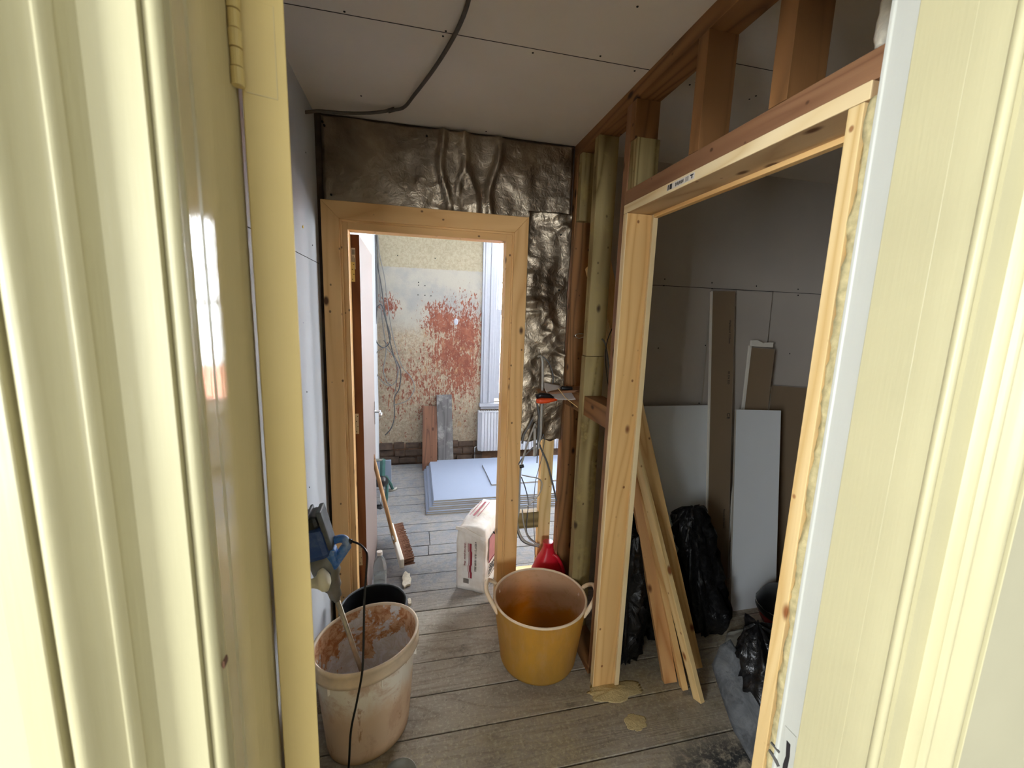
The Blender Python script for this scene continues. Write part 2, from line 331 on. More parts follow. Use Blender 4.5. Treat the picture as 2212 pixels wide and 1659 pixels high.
# ------------------------------------------------------------------ geometry helpers
COL = S.collection
def link(name, verts, faces, mat, parent=None, smooth=False, bevel=0, M4=None):
    me = bpy.data.meshes.new(name); me.from_pydata([tuple(v) for v in verts], [], faces); me.update()
    bm = bmesh.new(); bm.from_mesh(me); bmesh.ops.recalc_face_normals(bm, faces=bm.faces); bm.to_mesh(me); bm.free()
    o = bpy.data.objects.new(name, me); COL.objects.link(o)
    mats = mat if isinstance(mat, (list, tuple)) else [mat]
    for m in mats: me.materials.append(m)
    if smooth:
        for p in me.polygons: p.use_smooth = True
    if parent: o.parent = parent
    if M4 is not None: o.matrix_local = M4
    if bevel:
        b = o.modifiers.new('bevel', 'BEVEL'); b.width = bevel; b.segments = 2; b.limit_method = 'ANGLE'
    return o
class MB:
    def __init__(s): s.v = []; s.f = []
    def add(s, vs, fs):
        n = len(s.v); s.v += [Vector(v) for v in vs]; s.f += [tuple(i+n for i in f) for f in fs]; return s
    def box(s, x0, x1, y0, y1, z0, z1):
        return s.add([(x, y, z) for x in (x0, x1) for y in (y0, y1) for z in (z0, z1)],
                     [(0, 1, 3, 2), (4, 6, 7, 5), (0, 4, 5, 1), (2, 3, 7, 6), (0, 2, 6, 4), (1, 5, 7, 3)])
    def tube(s, pts, r, seg=8, caps=True):
        pts = [Vector(p) for p in pts]; n = len(pts); rs = r if isinstance(r, (list, tuple)) else [r]*n
        base = len(s.v); prev = None
        for i, p in enumerate(pts):
            d = (pts[min(i+1, n-1)] - pts[max(i-1, 0)]).normalized()
            if prev is None:
                a = Vector((0, 0, 1)) if abs(d.z) < .9 else Vector((1, 0, 0)); u = d.cross(a).normalized()
            else: u = (prev - d*prev.dot(d)).normalized()
            prev = u; w = d.cross(u)
            s.v += [p + (u*math.cos(2*PI*k/seg) + w*math.sin(2*PI*k/seg))*rs[i] for k in range(seg)]
        for i in range(n-1):
            for k in range(seg):
                a = base+i*seg+k; b = base+i*seg+(k+1) % seg; s.f.append((a, b, b+seg, a+seg))
        if caps:
            s.f.append(tuple(base+k for k in range(seg))[::-1]); s.f.append(tuple(base+(n-1)*seg+k for k in range(seg)))
        return s
    def lathe(s, prof, seg=48, c=(0, 0), cap0=False, cap1=False, sx=1, sy=1):
        base = len(s.v)
        for r, z in prof: s.v += [Vector((c[0]+r*math.cos(2*PI*k/seg)*sx, c[1]+r*math.sin(2*PI*k/seg)*sy, z)) for k in range(seg)]
        for i in range(len(prof)-1):
            for k in range(seg):
                a = base+i*seg+k; b = base+i*seg+(k+1) % seg; s.f.append((a, b, b+seg, a+seg))
        if cap0: s.f.append(tuple(base+k for k in range(seg))[::-1])
        if cap1: s.f.append(tuple(base+(len(prof)-1)*seg+k for k in range(seg)))
        return s
    def prism(s, poly, z0, z1, ax='z'):
        def P(a, b, c): return {'z': (a, b, c), 'y': (a, c, b), 'x': (c, a, b)}[ax]
        n = len(poly); return s.add([P(a, b, z0) for a, b in poly] + [P(a, b, z1) for a, b in poly],
            [tuple(range(n))[::-1], tuple(range(n, 2*n))] + [(i, (i+1) % n, (i+1) % n+n, i+n) for i in range(n)])
    def xf(s, m, start=0):
        for i in range(start, len(s.v)): s.v[i] = m @ s.v[i]
        return s
    def build(s, name, mat, parent=None, smooth=False, bevel=0, M4=None): return link(name, s.v, s.f, mat, parent, smooth, bevel, M4)
def tag(o, label, cat, group=None, kind=None):
    o['label'] = label; o['category'] = cat
    if group: o['group'] = group
    if kind: o['kind'] = kind
    return o
def empty(name, loc, label, cat, rz=0, group=None, kind=None):
    e = bpy.data.objects.new(name, None); COL.objects.link(e); e.location = loc; e.rotation_euler = (0, 0, rz); e.empty_display_size = .05
    return tag(e, label, cat, group, kind)
def struct(name, mb, mat, label, cat, **kw): return tag(mb.build(name, mat, **kw), label, cat, kind='structure')
def lumber(name, p0, p1, w, t, mat, xdir=(1, 0, 0), parent=None, bevel=.0025, cut=None):
    """straight timber: long axis is local Z, w along xdir, t across; p0/p1 are the centres of the ends"""
    p0, p1 = Vector(p0), Vector(p1); z = (p1-p0); L = z.length; z.normalize()
    x = Vector(xdir); x = (x - z*x.dot(z)).normalized(); y = z.cross(x)
    mb = MB().box(-w/2, w/2, -t/2, t/2, 0, L)
    return mb.build(name, mat, parent, bevel=bevel, M4=Matrix(((x.x, y.x, z.x, p0.x), (x.y, y.y, z.y, p0.y), (x.z, y.z, z.z, p0.z), (0, 0, 0, 1))))
def bez(pts, n=10):
    pts = [Vector(p) for p in pts]; out = []
    P = [pts[0]] + pts + [pts[-1]]
    for i in range(1, len(P)-2):
        a, b, c, d = P[i-1], P[i], P[i+1], P[i+2]
        for k in range(n):
            u = k/n; out.append(.5*((2*b) + (c-a)*u + (2*a-5*b+4*c-d)*u*u + (3*b-a-3*c+d)*u**3))
    return out + [pts[-1]]
def text(name, s, size, mat, M4, parent=None, ext=.0004, align='LEFT', bold=0, sx=1):
    cu = bpy.data.curves.new(name, 'FONT'); cu.body = s; cu.size = size; cu.extrude = ext; cu.align_x = align; cu.offset = bold
    o = bpy.data.objects.new(name, cu); COL.objects.link(o)
    me = bpy.data.meshes.new_from_object(o.evaluated_get(bpy.context.evaluated_depsgraph_get()))
    bpy.data.objects.remove(o)
    o = bpy.data.objects.new(name, me); COL.objects.link(o); me.materials.clear(); me.materials.append(mat)
    if parent: o.parent = parent
    o.matrix_local = M4 @ Matrix.Diagonal((sx, 1, 1, 1)); return o
def basis(o, x, y):
    x = Vector(x).normalized(); y = Vector(y); y = (y-x*y.dot(x)).normalized(); z = x.cross(y)
    return Matrix(((x.x, y.x, z.x, o[0]), (x.y, y.y, z.y, o[1]), (x.z, y.z, z.z, o[2]), (0, 0, 0, 1)))
# ------------------------------------------------------------------ dimensions
CZ = 2.42                    # hall ceiling
XL, XP = -.41, .763          # hall left wall face, stud wall face
YN, YF = .54, 2.06           # near wall far face, far wall hall face
YB = 4.42                    # far room back wall face
# ------------------------------------------------------------------ floor
gaps = [-4.1, -3.92, -3.74, -3.56, -3.38, -3.2, -3.02, -2.8, -2.62, -2.44, -2.27, -2.1, -1.92, -1.75, -1.57, -1.4, -1.22, -1.05, -.87, -.7, -.52, -.35, -.17, 0, .17, .34, .51, .68, .85, 1.02, 1.19, 1.402, 1.58, 1.755, 1.93, 2.105, 2.27, 2.442, 2.642, 2.768, 2.959, 3.086, 3.295, 3.436, 3.62, 3.794, 3.973, 4.15, 4.33, 4.50]
mb = MB(); cols = []
for i in range(len(gaps)-1):
    g = (.006, .004, .008, .005)[i % 4]
    cuts = sorted([-2.3] + ([.10+random.uniform(-.02, .02)] if i in (38, 39) else [random.uniform(-2, -.6), random.uniform(1.0, 2.6)]) + [3.5])
    if i < 29: cuts = [-2.3, 3.5]
    for a, b in zip(cuts, cuts[1:]):
        n0 = len(mb.f); dz = random.uniform(-.0015, .001); m = 14
        y0, y1 = gaps[i]+g/2, gaps[i+1]-g/2
        mb.box(a+.002, b-.002, y0, y1, -.022, dz); cols += [(random.random(), random.random(), random.random(), 1)]*(len(mb.f)-n0)
fl = struct('floor', mb, M['floor'], 'bare old floorboards with plaster dust and sawdust', 'floor', bevel=.002)
ca = fl.data.color_attributes.new('rnd', 'FLOAT_COLOR', 'CORNER'); 
k = 0
for p in fl.data.polygons:
    for li in p.loop_indices: ca.data[li].color = cols[p.index]
struct('floor', MB().box(-2.3, 3.5, -4.1, 4.6, -.10, -.03), M['subfloor'], 'dark void under the floorboards', 'floor')
# ------------------------------------------------------------------ near room behind the camera
mb = MB(); mb.box(-2.3, -2.2, -4.1, -1.95, 0, 2.7).box(-2.3, -2.2, -.55, YN, 0, 2.7).box(-2.3, -2.2, -1.95, -.55, 0, .75).box(-2.3, -2.2, -1.95, -.55, 2.35, 2.7); struct('wall_left', mb, M['room_wall'], 'grey wall of the room behind the doorway, left side', 'wall')
mb = MB(); mb.box(1.9, 2.0, -4.1, .35, 0, 2.7); struct('wall_right', mb, M['room_wall'], 'grey wall of the room behind the doorway, right side', 'wall')
mb = MB(); mb.box(-2.2, -1.6, -4.1, -4.0, 0, 2.7).box(-1.6, -1.2, -4.1, -4.0, 0, 2.7).box(-1.2, .0, -4.1, -4.0, 0, .90).box(-1.2, .0, -4.1, -4.0, 2.10, 2.7).box(.0, 1.9, -4.1, -4.0, 0, 2.7)
struct('wall_back', mb, M['room_wall'], 'grey wall with a tall window opposite the doorway', 'wall')
struct('ceiling', MB().box(-2.3, 2.0, -4.1, .35, 2.7, 2.78), M['room_wall'], 'grey ceiling of the room behind the doorway', 'ceiling')
# ------------------------------------------------------------------ near wall with the painted door frame
mb = MB()
mb.box(-2.2, -.281, .337, YN-.012, 0, 2.7).box(-.281, -.205, .42, YN-.012, 0, 2.06).box(.7302, 3.4, .3345, YN-.004, 0, 2.7).box(.672, .7302, .42, YN-.004, 0, 2.06).box(-.281, .7302, .35, YN-.012, 2.16, 2.7).box(-.281, .7302, .42, YN-.012, 2.09, 2.16)
mb.v = [Vector(v) for v in mb.v]
struct('wall_near', mb, M['wall_cream'], 'cream painted wall around the near doorway', 'wall')
def arc(cx, cy, r, a0, a1, n=8): return [(cx+r*math.cos(math.radians(a0+(a1-a0)*k/n)), cy+r*math.sin(math.radians(a0+(a1-a0)*k/n))) for k in range(n+1)]
# section of the architrave from the opening outwards: (offset from the jamb face, Y)
bead = [(.0040-.0062*math.cos(math.radians(a)), .3795-.0062*math.sin(math.radians(a))) for a in range(-60, 151, 15)]
prof = [(.0, .420), (.0, .389)] + bead + [(.0096, .3800), (.0100, .3702), (.0440, .3702), (.0452, .3680), (.0464, .3650), (.0475, .3620), (.0484, .3590), (.0490, .3570), (.0488, .3562), (.0496, .3545), (.0505, .3525), (.0515, .3505), (.0528, .3493), (.0542, .3488), (.0556, .3492),
        (.0565, .3503), (.0572, .3530), (.0585, .3537), (.0600, .3535), (.0618, .3526), (.0635, .3512), (.0653, .3494), (.0670, .3473), (.0686, .3450), (.0700, .3425), (.0712, .3402), (.0724, .3382), (.0738, .3366), (.0755, .3355), (.0775, .3350), (.0797, .3351), (.0813, .3358), (.0827, .3370), (.0836, .3388), (.0840, .3410), (.0845, .3450), (.0868, .3450), (.0872, .3345), (.0880, .3336)]
def architrave(x0, sgn, name, label, outer):
    poly = [(x0+sgn*a, b) for a, b in prof + [(outer-.001, .3336), (outer, .3346), (outer, .420)]]
    o = struct(name, MB().prism(poly, 0, 2.12), M['cream'], label, 'door frame', smooth=True)
    o.data.set_sharp_from_angle(angle=math.radians(32)); return o
trim_left = architrave(-.172, -1, 'trim_1', 'cream moulded architrave on the left of the near doorway', .108)
MB().add([(-.1681+.0012*math.cos(k*PI/4)+.0005*(k % 2), .3785, 1.283+.0042*math.sin(k*PI/4)) for k in range(8)]+[(-.1681+.0012*math.cos(k*PI/4), .3860, 1.283+.0042*math.sin(k*PI/4)) for k in range(8)], [tuple(range(8)), tuple(range(8, 16))]+[(k, (k+1) % 8, (k+1) % 8+8, k+8) for k in range(8)]).build('paint_chip', M['chip'], trim_left)
architrave(.640, 1, 'trim_2', 'cream moulded architrave on the right of the near doorway', .0890)
struct('trim_3', MB().box(-.28, .73, .33, .42, 2.06, 2.16), M['cream'], 'cream architrave over the near doorway', 'door frame')
# jamb linings with a rebate for the door
struct('trim_4', MB().prism([(-.1860, .3935), (-.1712, .3935), (-.1736, .455), (-.182, .455), (-.182, .549), (-.205, .549), (-.205, .4205), (-.186, .4205)], 0, 2.06), M['cream_jamb'], 'glossy cream door jamb on the left of the near doorway', 'door frame', bevel=.0008)
j = empty('trim_5', (.65, .47, 0), 'cream door jamb on the right with a white rebate and keep', 'door frame', kind='structure')
JI = Matrix.Translation((-.65, -.47, 0))
MB().prism([(.640, .4201), (.640, .4865), (.672, .4865), (.672, .4201)], 0, 2.06).build('jamb_lining', M['cream'], j, bevel=.001, M4=JI)
MB().prism([(.6515, .4868), (.6515, .5255), (.6498, .5275), (.6498, .5325), (.672, .5325), (.672, .4868)], 0, 2.06).build('rebate', M['white_rebate'], j, bevel=.001, M4=JI)
MB().box(-.205, .672, .42, .53, 2.06, 2.09).build('head_lining', M['cream'], j, M4=JI)
def onX(x, y, X=.6515):
    v = (x-1106)*rt - (y-829.5)*up + FPX*fwd; p = EYE + v*(X/v.x); return (p.y, p.z)
kp = MB().prism([onX(*q) for q in ((1697, 1567), (1721, 1592), (1719, 1640), (1705, 1700), (1688, 1700), (1693, 1620))], .6496, .6516, ax='x').build('keep', M['white_rebate'], j, bevel=.0005, M4=JI)
kp['label'] = 'paint covered keep plate'
MB().prism([onX(*q) for q in ((1702, 1599), (1709.5, 1608), (1708, 1634), (1703, 1659), (1700, 1690), (1690, 1690), (1694, 1650), (1700, 1632))], .6486, .6495, ax='x').build('keep_hole', M['dark_gap'], j, M4=JI)  # thin dark slab laid on the plate as the shade of the hole
MB().prism([onX(*q) for q in ((1667, 1602), (1685, 1623), (1684, 1627), (1666, 1605))], .6492, .6520, ax='x').build('keep_groove', M['groove'], j, M4=JI)
MB().prism([onX(*q) for q in ((1663, 1618), (1676, 1634), (1685, 1655), (1681, 1656), (1672, 1638), (1662, 1622))], .6492, .6520, ax='x').build('keep_groove', M['groove'], j, M4=JI)
# ------------------------------------------------------------------ near door leaf, opened into the hall past a right angle
th = math.radians(17.5); dd = Vector((-math.sin(th), math.cos(th), 0)); dn_ = Vector((math.cos(th), math.sin(th), 0))
d1 = empty('door_1', (-.1758, .5395, 0), 'cream painted door folded back into the hall on its left hinges', 'door', kind='structure')
DM = Matrix(((dn_.x, dd.x, 0, 0), (dn_.y, dd.y, 0, 0), (0, 0, 1, 0), (0, 0, 0, 1)))
MB().box(0, .0430, 0, .72, .008, 2.04).build('door_leaf', M['cream_door'], d1, bevel=.0012, M4=DM)
zt = 1.824
hg = MB()
for k in range(5): hg.tube([(-.003, -.0085, zt+.0175*k+.0006), (-.003, -.0085, zt+.0175*(k+1)-.0006)], .0062 if k % 2 == 0 else .0056, 14)
hg.build('hinge', M['cream_door'], d1, smooth=False, M4=DM)
MB().box(.002, .0335, -.0006, .0008, zt, zt+.09).build('hinge_leaf', M['cream_door'], d1, bevel=.0004, M4=DM)
MB().box(.0325, .0331, -.0010, .0000, zt+.0, zt+.09).box(.004, .0331, -.0010, .0, zt-.0004, zt+.0002).build('paint_line', M['cream_jamb'], d1, M4=DM)
# ------------------------------------------------------------------ hall shell
def screws(pts, parent, r=.0035, ax=(0, 0, -1)):
    for p in pts:
        a = Vector(ax); m = MB().tube([Vector(p), Vector(p)+a*.0015], [r, r*.8], 8); m.build('screw_head', M['screw'], parent)
w = struct('wall_left', MB().box(XL-.1, XL, YN-.02, YF+.09, 0, CZ), M['board_left'], 'pale blue grey plasterboard wall on the left of the hall', 'wall')
mj = MB().box(XL, XL+.0008, YN, YF, 1.798, 1.8005); mj.build('board_joint', M['joint'], w)
screws([(XL, 1.75, 1.28), (XL, 1.9, 2.2), (XL, 1.72, .9), (XL, 1.95, 1.86)], w, ax=(1, 0, 0))
cl = struct('ceiling', MB().box(XL-.1, 3.3, YN-.02, 2.25, CZ, CZ+.05), M['board_ceiling'], 'grey plasterboard ceiling over hall and stud wall', 'ceiling')
MB().box(XL, XP, 1.4085, 1.4110, CZ-.0008, CZ).box(XP+.11, 3.2, 1.30, 1.3025, CZ-.0008, CZ).build('board_joint', M['joint'], cl)
def cpt(x, y, z=CZ):
    v = (x-1106)*rt - (y-829.5)*up + FPX*fwd; return EYE + v*((z-EYE.z)/v.z)
screws([cpt(*p) for p in [(744, 25), (963, 67), (957, 78), (1151, 114), (1377, 14), (1297, 121), (1371, 153), (1490, 183), (1503, 178), (1633, 207), (1619, 214), (780, 207), (1050, 284)]], cl)
mb = MB().box(XL-.1, XP+.11, YF+.02, 2.13, 2.035, CZ).box(XL-.1, -.312, YF+.02, 2.13, 0, 2.035)
struct('wall_far', mb, M['rubble'], 'stud wall above and beside the far doorway', 'wall')
# ------------------------------------------------------------------ foil sheets
def foil(name, x0, x1, z0, z1, y, label, seed, amp=.012, nx=90, nz=60, ragged=0, folds=()):
    vs = []; fs = []
    for i in range(nx+1):
        for k in range(nz+1):
            x = x0+(x1-x0)*i/nx; z = z0+(z1-z0)*k/nz
            p = Vector((x*6, seed, z*4)); q = Vector((x*17, seed+3, z*9))
            d = amp*(noise.noise(p)*1.0 + .45*noise.noise(q))
            for fq, am in (((7, .55), (15, .5), (31, .22)) if not ragged else ((5, .8), (9, .45), (19, .14))):
                wv_ = Vector((x*fq+.6*noise.noise(Vector((x*9, z*9, seed))), seed+fq, z*fq*(1.6 if ragged else .7))); r = noise.noise(wv_); d += amp*am*(1-min(1, abs(r)*3.2))*(.35+.65*max(0, noise.noise(Vector((x*3, z*3, seed+20)))*2.5))
            for fx, fw, fa, sl in folds:
                cxx = fx + sl*(z-z0) + .014*math.sin(z*19+fx*40); d += fa*math.exp(-((x-cxx)/fw)**2)
            zz = z
            if ragged and k == 0: zz = z + ragged*noise.noise(Vector((x*25, seed, 0)))
            vs.append((x, y - .013 - max(d, -.011), zz))
    for i in range(nx):
        for k in range(nz):
            a = i*(nz+1)+k; fs.append((a, a+1, a+nz+2, a+nz+1))
    n = len(vs); back = [(vs[a][0], y-.001, vs[a][2]) for a in range(n)]
    rim = [i*(nz+1) for i in range(nx+1)] + [nx*(nz+1)+k for k in range(1, nz+1)] + [i*(nz+1)+nz for i in range(nx-1, -1, -1)] + [k for k in range(nz-1, 0, -1)]
    m = len(vs); vs += [back[a] for a in rim]; R = len(rim)
    for i in range(R): fs.append((rim[i], rim[(i+1) % R], m+(i+1) % R, m+i))
    fs.append(tuple(m+i for i in range(R)))
    o = link(name, vs, fs, M['foil'], smooth=True)
    return tag(o, label, 'foil sheet', 'foil sheets on the far wall')
f1 = foil('foil_sheet', XL+.03, .752, 2.062, 2.408, YF+.019, 'dull crumpled foil sheet across the far wall above the doorway', 2.3, folds=((.15, .014, .02, -.10), (.20, .010, .014, .08), (.345, .016, .018, .1), (.28, .02, .014, -.2)))
f2 = foil('foil_sheet', .537, .758, .955, 2.10, YF+.012, 'narrow crumpled foil strip between far doorway and corner studs', 5.1, nx=46, nz=170, ragged=.012, amp=.015)
for q in [(696, 262), (700, 270), (922, 293), (715, 420), (1212, 507), (1208, 627)]:
    p = at(q[0], q[1], YF-.008); MB().tube([p+Vector((0, .006, 0)), p+Vector((0, -.004, 0))], [.005, .003], 8).build('nail_head', M['screw'], f1 if q[0] < 1100 else f2)
# ------------------------------------------------------------------ far door casing
cs = empty('trim_6', (.07, 2.06, 0), 'bare pine casing around the far doorway', 'door frame', kind='structure')
def cpart(name, pts, y0, y1, mat=M['casing'], bev=.002, ax=None):
    """board in the XZ plane made as a prism along Y, given in world coordinates"""
    return MB().prism(pts, y0, y1, ax='y').build(name, mat, cs, bevel=bev, M4=Matrix.Translation((-.07, -2.06, 0)))
ox0, ox1, ix0, ix1, oz, iz = -.392, .537, -.318, .468, 2.067, 1.992
cpart('architrave', [(ox0, 0), (ox0, oz), (ix0, iz), (ix0, 0)], 2.045, 2.063)
cpart('architrave', [(ix1, 0), (ix1, iz), (ox1, oz), (ox1, 0)], 2.045, 2.063)
# the head piece runs sideways, so it is built upright and turned for its grain
hm = MB().prism([(0, 0), (ox1-ox0, 0), (ix1-ox0, -(oz-iz)), (ix0-ox0, -(oz-iz))], 0, .018, ax='y')
hd = hm.build('architrave', M['casing'], cs, bevel=.002)
hd.data.transform(Matrix.Rotation(PI/2, 4, 'Y')); hd.matrix_local = Matrix.Translation((ox0-.07, 2.045-2.06, oz)) @ Matrix.Rotation(-PI/2, 4, 'Y')
def casebox(name, x0, x1, y0, y1, z0, z1, mat=M['casing'], bev=.0015, rot=False):
    if not rot: return MB().box(x0-.07, x1-.07, y0-2.06, y1-2.06, z0, z1).build(name, mat, cs, bevel=bev)
    o = MB().box(0, x1-x0, 0, y1-y0, z0-z1, 0).build(name, mat, cs, bevel=bev)
    o.data.transform(Matrix.Rotation(PI/2, 4, 'Y')); o.matrix_local = Matrix.Translation((x0-.07, y0-2.06, z1)) @ Matrix.Rotation(-PI/2, 4, 'Y'); return o
# inner bead of the moulding
casebox('moulding', -.318, -.309, 2.0505, 2.062, 0, 1.992); casebox('moulding', .459, .468, 2.0505, 2.062, 0, 1.992); casebox('moulding', -.309, .459, 2.0505, 2.062, 1.983, 1.992, rot=True)
casebox('jamb', -.313, -.2855, 2.0585, 2.132, 0, 1.99); casebox('jamb', .432, .462, 2.0585, 2.132, 0, 1.99); casebox('head', -.2855, .432, 2.0585, 2.132, 1.952, 1.985, rot=True)
# far door, opened into the far room
d2 = empty('door_2', (-.2865, 2.138, 0), 'pink primed door standing open in the far room', 'door', kind='structure', rz=math.radians(.7))
o = MB().box(0, .0385, .0, .003, .01, 1.945).build('lock_edge', M['door_edge'], d2); o['label'] = 'raw brown hardwood hinge edge'
M['door_skin'] = plain('pink_primer', (128, 112, 106), .55, var=.03, scale=4)
o = MB().box(0, .0385, .0031, .70, .01, 1.945).build('door_leaf', M['door_skin'], d2, bevel=.001)
for z0, z1, mt in ((1.732, 1.822, M['brass']), (.995, 1.098, M['zinc']), (.285, .40, M['zinc'])):
    h = MB().box(.0, .017, -.002, .0, z0, z1).build('hinge', mt, d2, bevel=.0006)
    sb = MB()
    for k in range(4):
        zz = z0+(z1-z0)*(k+.5)/4; sb.tube([(.006+.006*(k % 2), -.003, zz), (.006+.006*(k % 2), -.0019, zz)], .0022, 8)
    sb.build('screw_head', M['screw'], h)
st = MB().box(.003, .020, -.0012, -.0002, 1.79, 1.885).build('sticker', M['label'], d2)
sb = MB()
for k in range(7): sb.box(.006+.0018*k, .007+.0018*k, -.0018, -.0012, 1.855, 1.878)
for k in range(4): sb.box(.006+.003*k, .0075+.003*k, -.0018, -.0012, 1.80, 1.85 - .008*(k % 2))
sb.build('barcode', M['ink'], st)
hn = MB().box(.0385, .0415, .655, .675, .87, 1.02).build('lock_plate', M['chrome'], d2, bevel=.001)
MB().tube([(.0405, .665, .955), (.078, .665, .955), (.082, .63, .952), (.080, .585, .945)], .009, 12).build('door_handle', M['chrome'], d2, smooth=True)
# ------------------------------------------------------------------ far room shell
wb = MB()
WX0, WX1, WZ0, WZ1 = .80, 1.72, .66, 2.50
wb.box(-.9, WX0, YB, YB+.25, 0, 2.8).box(WX1, 3.3, YB, YB+.25, 0, 2.8).box(WX0, WX1, YB, YB+.25, 0, WZ0).box(WX0, WX1, YB, YB+.25, WZ1, 2.8)
bw = struct('wall_back', wb, M['plaster'], 'stripped plaster wall with red patches in the far room', 'wall')
screws([at(x, y, YB) for x, y in [(859, 552), (940, 558), (904, 610), (904, 616), (918, 617), (903, 637), (918, 638), (931, 639)]], bw, .006, (0, -1, 0))
mb = MB(); p = at(985, 695, YB); mb.lathe([(.001, .003), (.014, .004), (.024, .003), (.029, .0)], 9, sx=.8, sy=1.25)
mb.xf(Matrix.Translation(p) @ Matrix.Rotation(PI/2, 4, 'X')); mb.build('plaster_patch', M['white_paint'], bw, smooth=True)
wl_ = struct('wall_left', MB().box(-.52, -.362, 2.131, YB, 0, 2.8), M['board_left'], 'pale plasterboard wall on the left of the far room', 'wall')
wr = MB().box(3.2, 3.3, 2.2, 2.6, 0, 2.8).box(3.2, 3.3, 3.9, YB, 0, 2.8).box(3.2, 3.3, 2.6, 3.9, 0, 1.0).box(3.2, 3.3, 2.6, 3.9, 2.1, 2.8)
struct('wall_right', wr, M['plain_plaster'], 'bare plaster wall on the right of the far room', 'wall')
struct('ceiling', MB().box(-.9, 3.3, 2.131, YB, 2.8, 2.86), M['white_paint'], 'white ceiling of the far room', 'ceiling')
# rough base of the back wall where the skirting is gone
rb = MB()
for row in range(3):
    x = -.36
    while x < .70:
        L = random.uniform(.10, .20); z0 = .02+row*.077
        rb.box(x, min(x+L-random.uniform(.002, .02), .72), YB-.012-random.uniform(0, .03), YB+.001, z0+random.uniform(0, .01), z0+.077-random.uniform(0, .02)); x += L
struct('baseboard_back', rb, M['rubble'], 'exposed dark brickwork where the skirting has been removed', 'wall base', bevel=.004)
# window_1
win = empty('window_1', (WX0, YB, WZ0), 'white sash window beside the radiator in the far room', 'window', kind='structure')
def wbx(name, x0, x1, y0, y1, z0, z1, mat=M['white_paint'], par=win, bev=.003): return MB().box(x0-WX0, x1-WX0, y0-YB, y1-YB, z0-WZ0, z1-WZ0).build(name, mat, par, bevel=bev)
for x0, x1, d in ((.688, .712, .016), (.712, .735, .024), (.735, .772, .018), (.772, .79, .026), (.79, .82, .010)): wbx('frame_moulding', x0, x1, YB-d, YB, .655, 2.55)
wbx('frame', WX0, .845, YB, YB+.20, WZ0, WZ1); wbx('frame', 1.69, WX1, YB, YB+.2, WZ0, WZ1)
wbx('frame_moulding', 1.72, 1.82, YB-.03, YB, .655, 2.55)
s1 = wbx('sash', .845, .885, YB+.08, YB+.12, 1.62, WZ1); wbx('sash', 1.65, 1.69, YB+.08, YB+.12, 1.62, WZ1); wbx('sash', .885, 1.65, YB+.08, YB+.12, 1.60, 1.65)
wbx('sash', .845, .90, YB+.03, YB+.07, .70, 1.66); wbx('sash', 1.64, 1.69, YB+.03, YB+.07, .70, 1.66); wbx('sash', .90, 1.64, YB+.03, YB+.07, 1.60, 1.66); wbx('sash', .90, 1.64, YB+.03, YB+.07, .68, .76)
for z in (1.06, 1.93): wbx('glazing_bar', .885, 1.65, YB+.035, YB+.065, z, z+.022, bev=.001)
wbx('glazing_bar', 1.27, 1.29, YB+.035, YB+.065, .75, 1.6, bev=.001); wbx('glazing_bar', 1.27, 1.29, YB+.085, YB+.115, 1.64, WZ1, bev=.001)
wbx('pane', .895, 1.65, YB+.048, YB+.052, .75, 1.61, M['glass'], bev=0); wbx('pane', .88, 1.66, YB+.098, YB+.102, 1.64, 2.5, M['glass'], bev=0)
wbx('window_sill', .675, 1.85, YB-.055, YB+.06, .625, .66); wbx('sill_moulding', .69, 1.83, YB-.03, YB, .595, .625)
# brick house across the street with a tiled gable
hb = empty('building', (3.2, 13.5, -5.4), 'red brick building seen through the far window', 'building')
MB().box(-5, 5, 0, 3, -6, 4.1).build('wall', M['brick'], hb)
MB().prism([(-5.3, 4.1), (5.3, 4.1), (4.4, 5.1), (-4.4, 5.1)], -.2, 3.2, ax='y').build('roof', M['brick'], hb)
# window_2 in the unseen right wall
w2 = empty('window_2', (3.25, 3.25, 1.0), 'tall window in the right wall of the far room', 'window', kind='structure')
MB().box(-.04, .04, -.65, -.60, 0, 1.1).box(-.04, .04, .60, .65, 0, 1.1).box(-.04, .04, -.6, .6, 0, .05).box(-.04, .04, -.6, .6, 1.05, 1.1).box(-.02, .02, -.6, .6, .53, .57).build('frame', M['white_paint'], w2)
# window_3 in the near room
w3 = empty('window_3', (-.60, -4.05, .90), 'tall window behind the camera lighting the doorway', 'window', kind='structure')
MB().box(-.60, -.55, -.04, .04, 0, 1.2).box(.55, .60, -.04, .04, 0, 1.2).box(-.55, .55, -.04, .04, 0, .05).box(-.55, .55, -.04, .04, 1.15, 1.2).box(-.55, .55, -.02, .02, .78, .82).build('frame', M['white_paint'], w3)
w4 = empty('window_4', (-2.25, -1.25, .75), 'window in the left wall of the room behind the doorway', 'window', kind='structure')
MB().box(-.04, .04, -.7, -.66, 0, 1.6).box(-.04, .04, .66, .7, 0, 1.6).box(-.04, .04, -.66, .66, 0, .04).box(-.04, .04, -.66, .66, 1.56, 1.6).box(-.02, .02, -.66, .66, .78, .81).build('frame', M['white_paint'], w4)
# ------------------------------------------------------------------ closet beyond the stud wall
sx = struct('wall_right', MB().box(3.0, 3.1, YN, 2.25, 0, CZ), M['board_side'], 'plasterboard wall on the right of the dark closet', 'wall')
sb_ = struct('wall_back', MB().box(XP+.11, 3.05, 2.135, 2.165, 0, CZ), M['board_side'], 'dim plasterboard wall at the back of the closet', 'wall')
MB().box(XP+.11, 3.0, 2.1342, 2.135, 1.790, 1.793).build('board_joint', M['joint'], sb_)
screws([at(x, y, 2.135) for x, y in [(1436, 603), (1434, 617), (1538, 611), (1538, 624), (1634, 618), (1724, 625), (1724, 638), (1422, 752), (1524, 746), (1706, 764), (1510, 871)]], sb_, .004, (0, -1, 0))
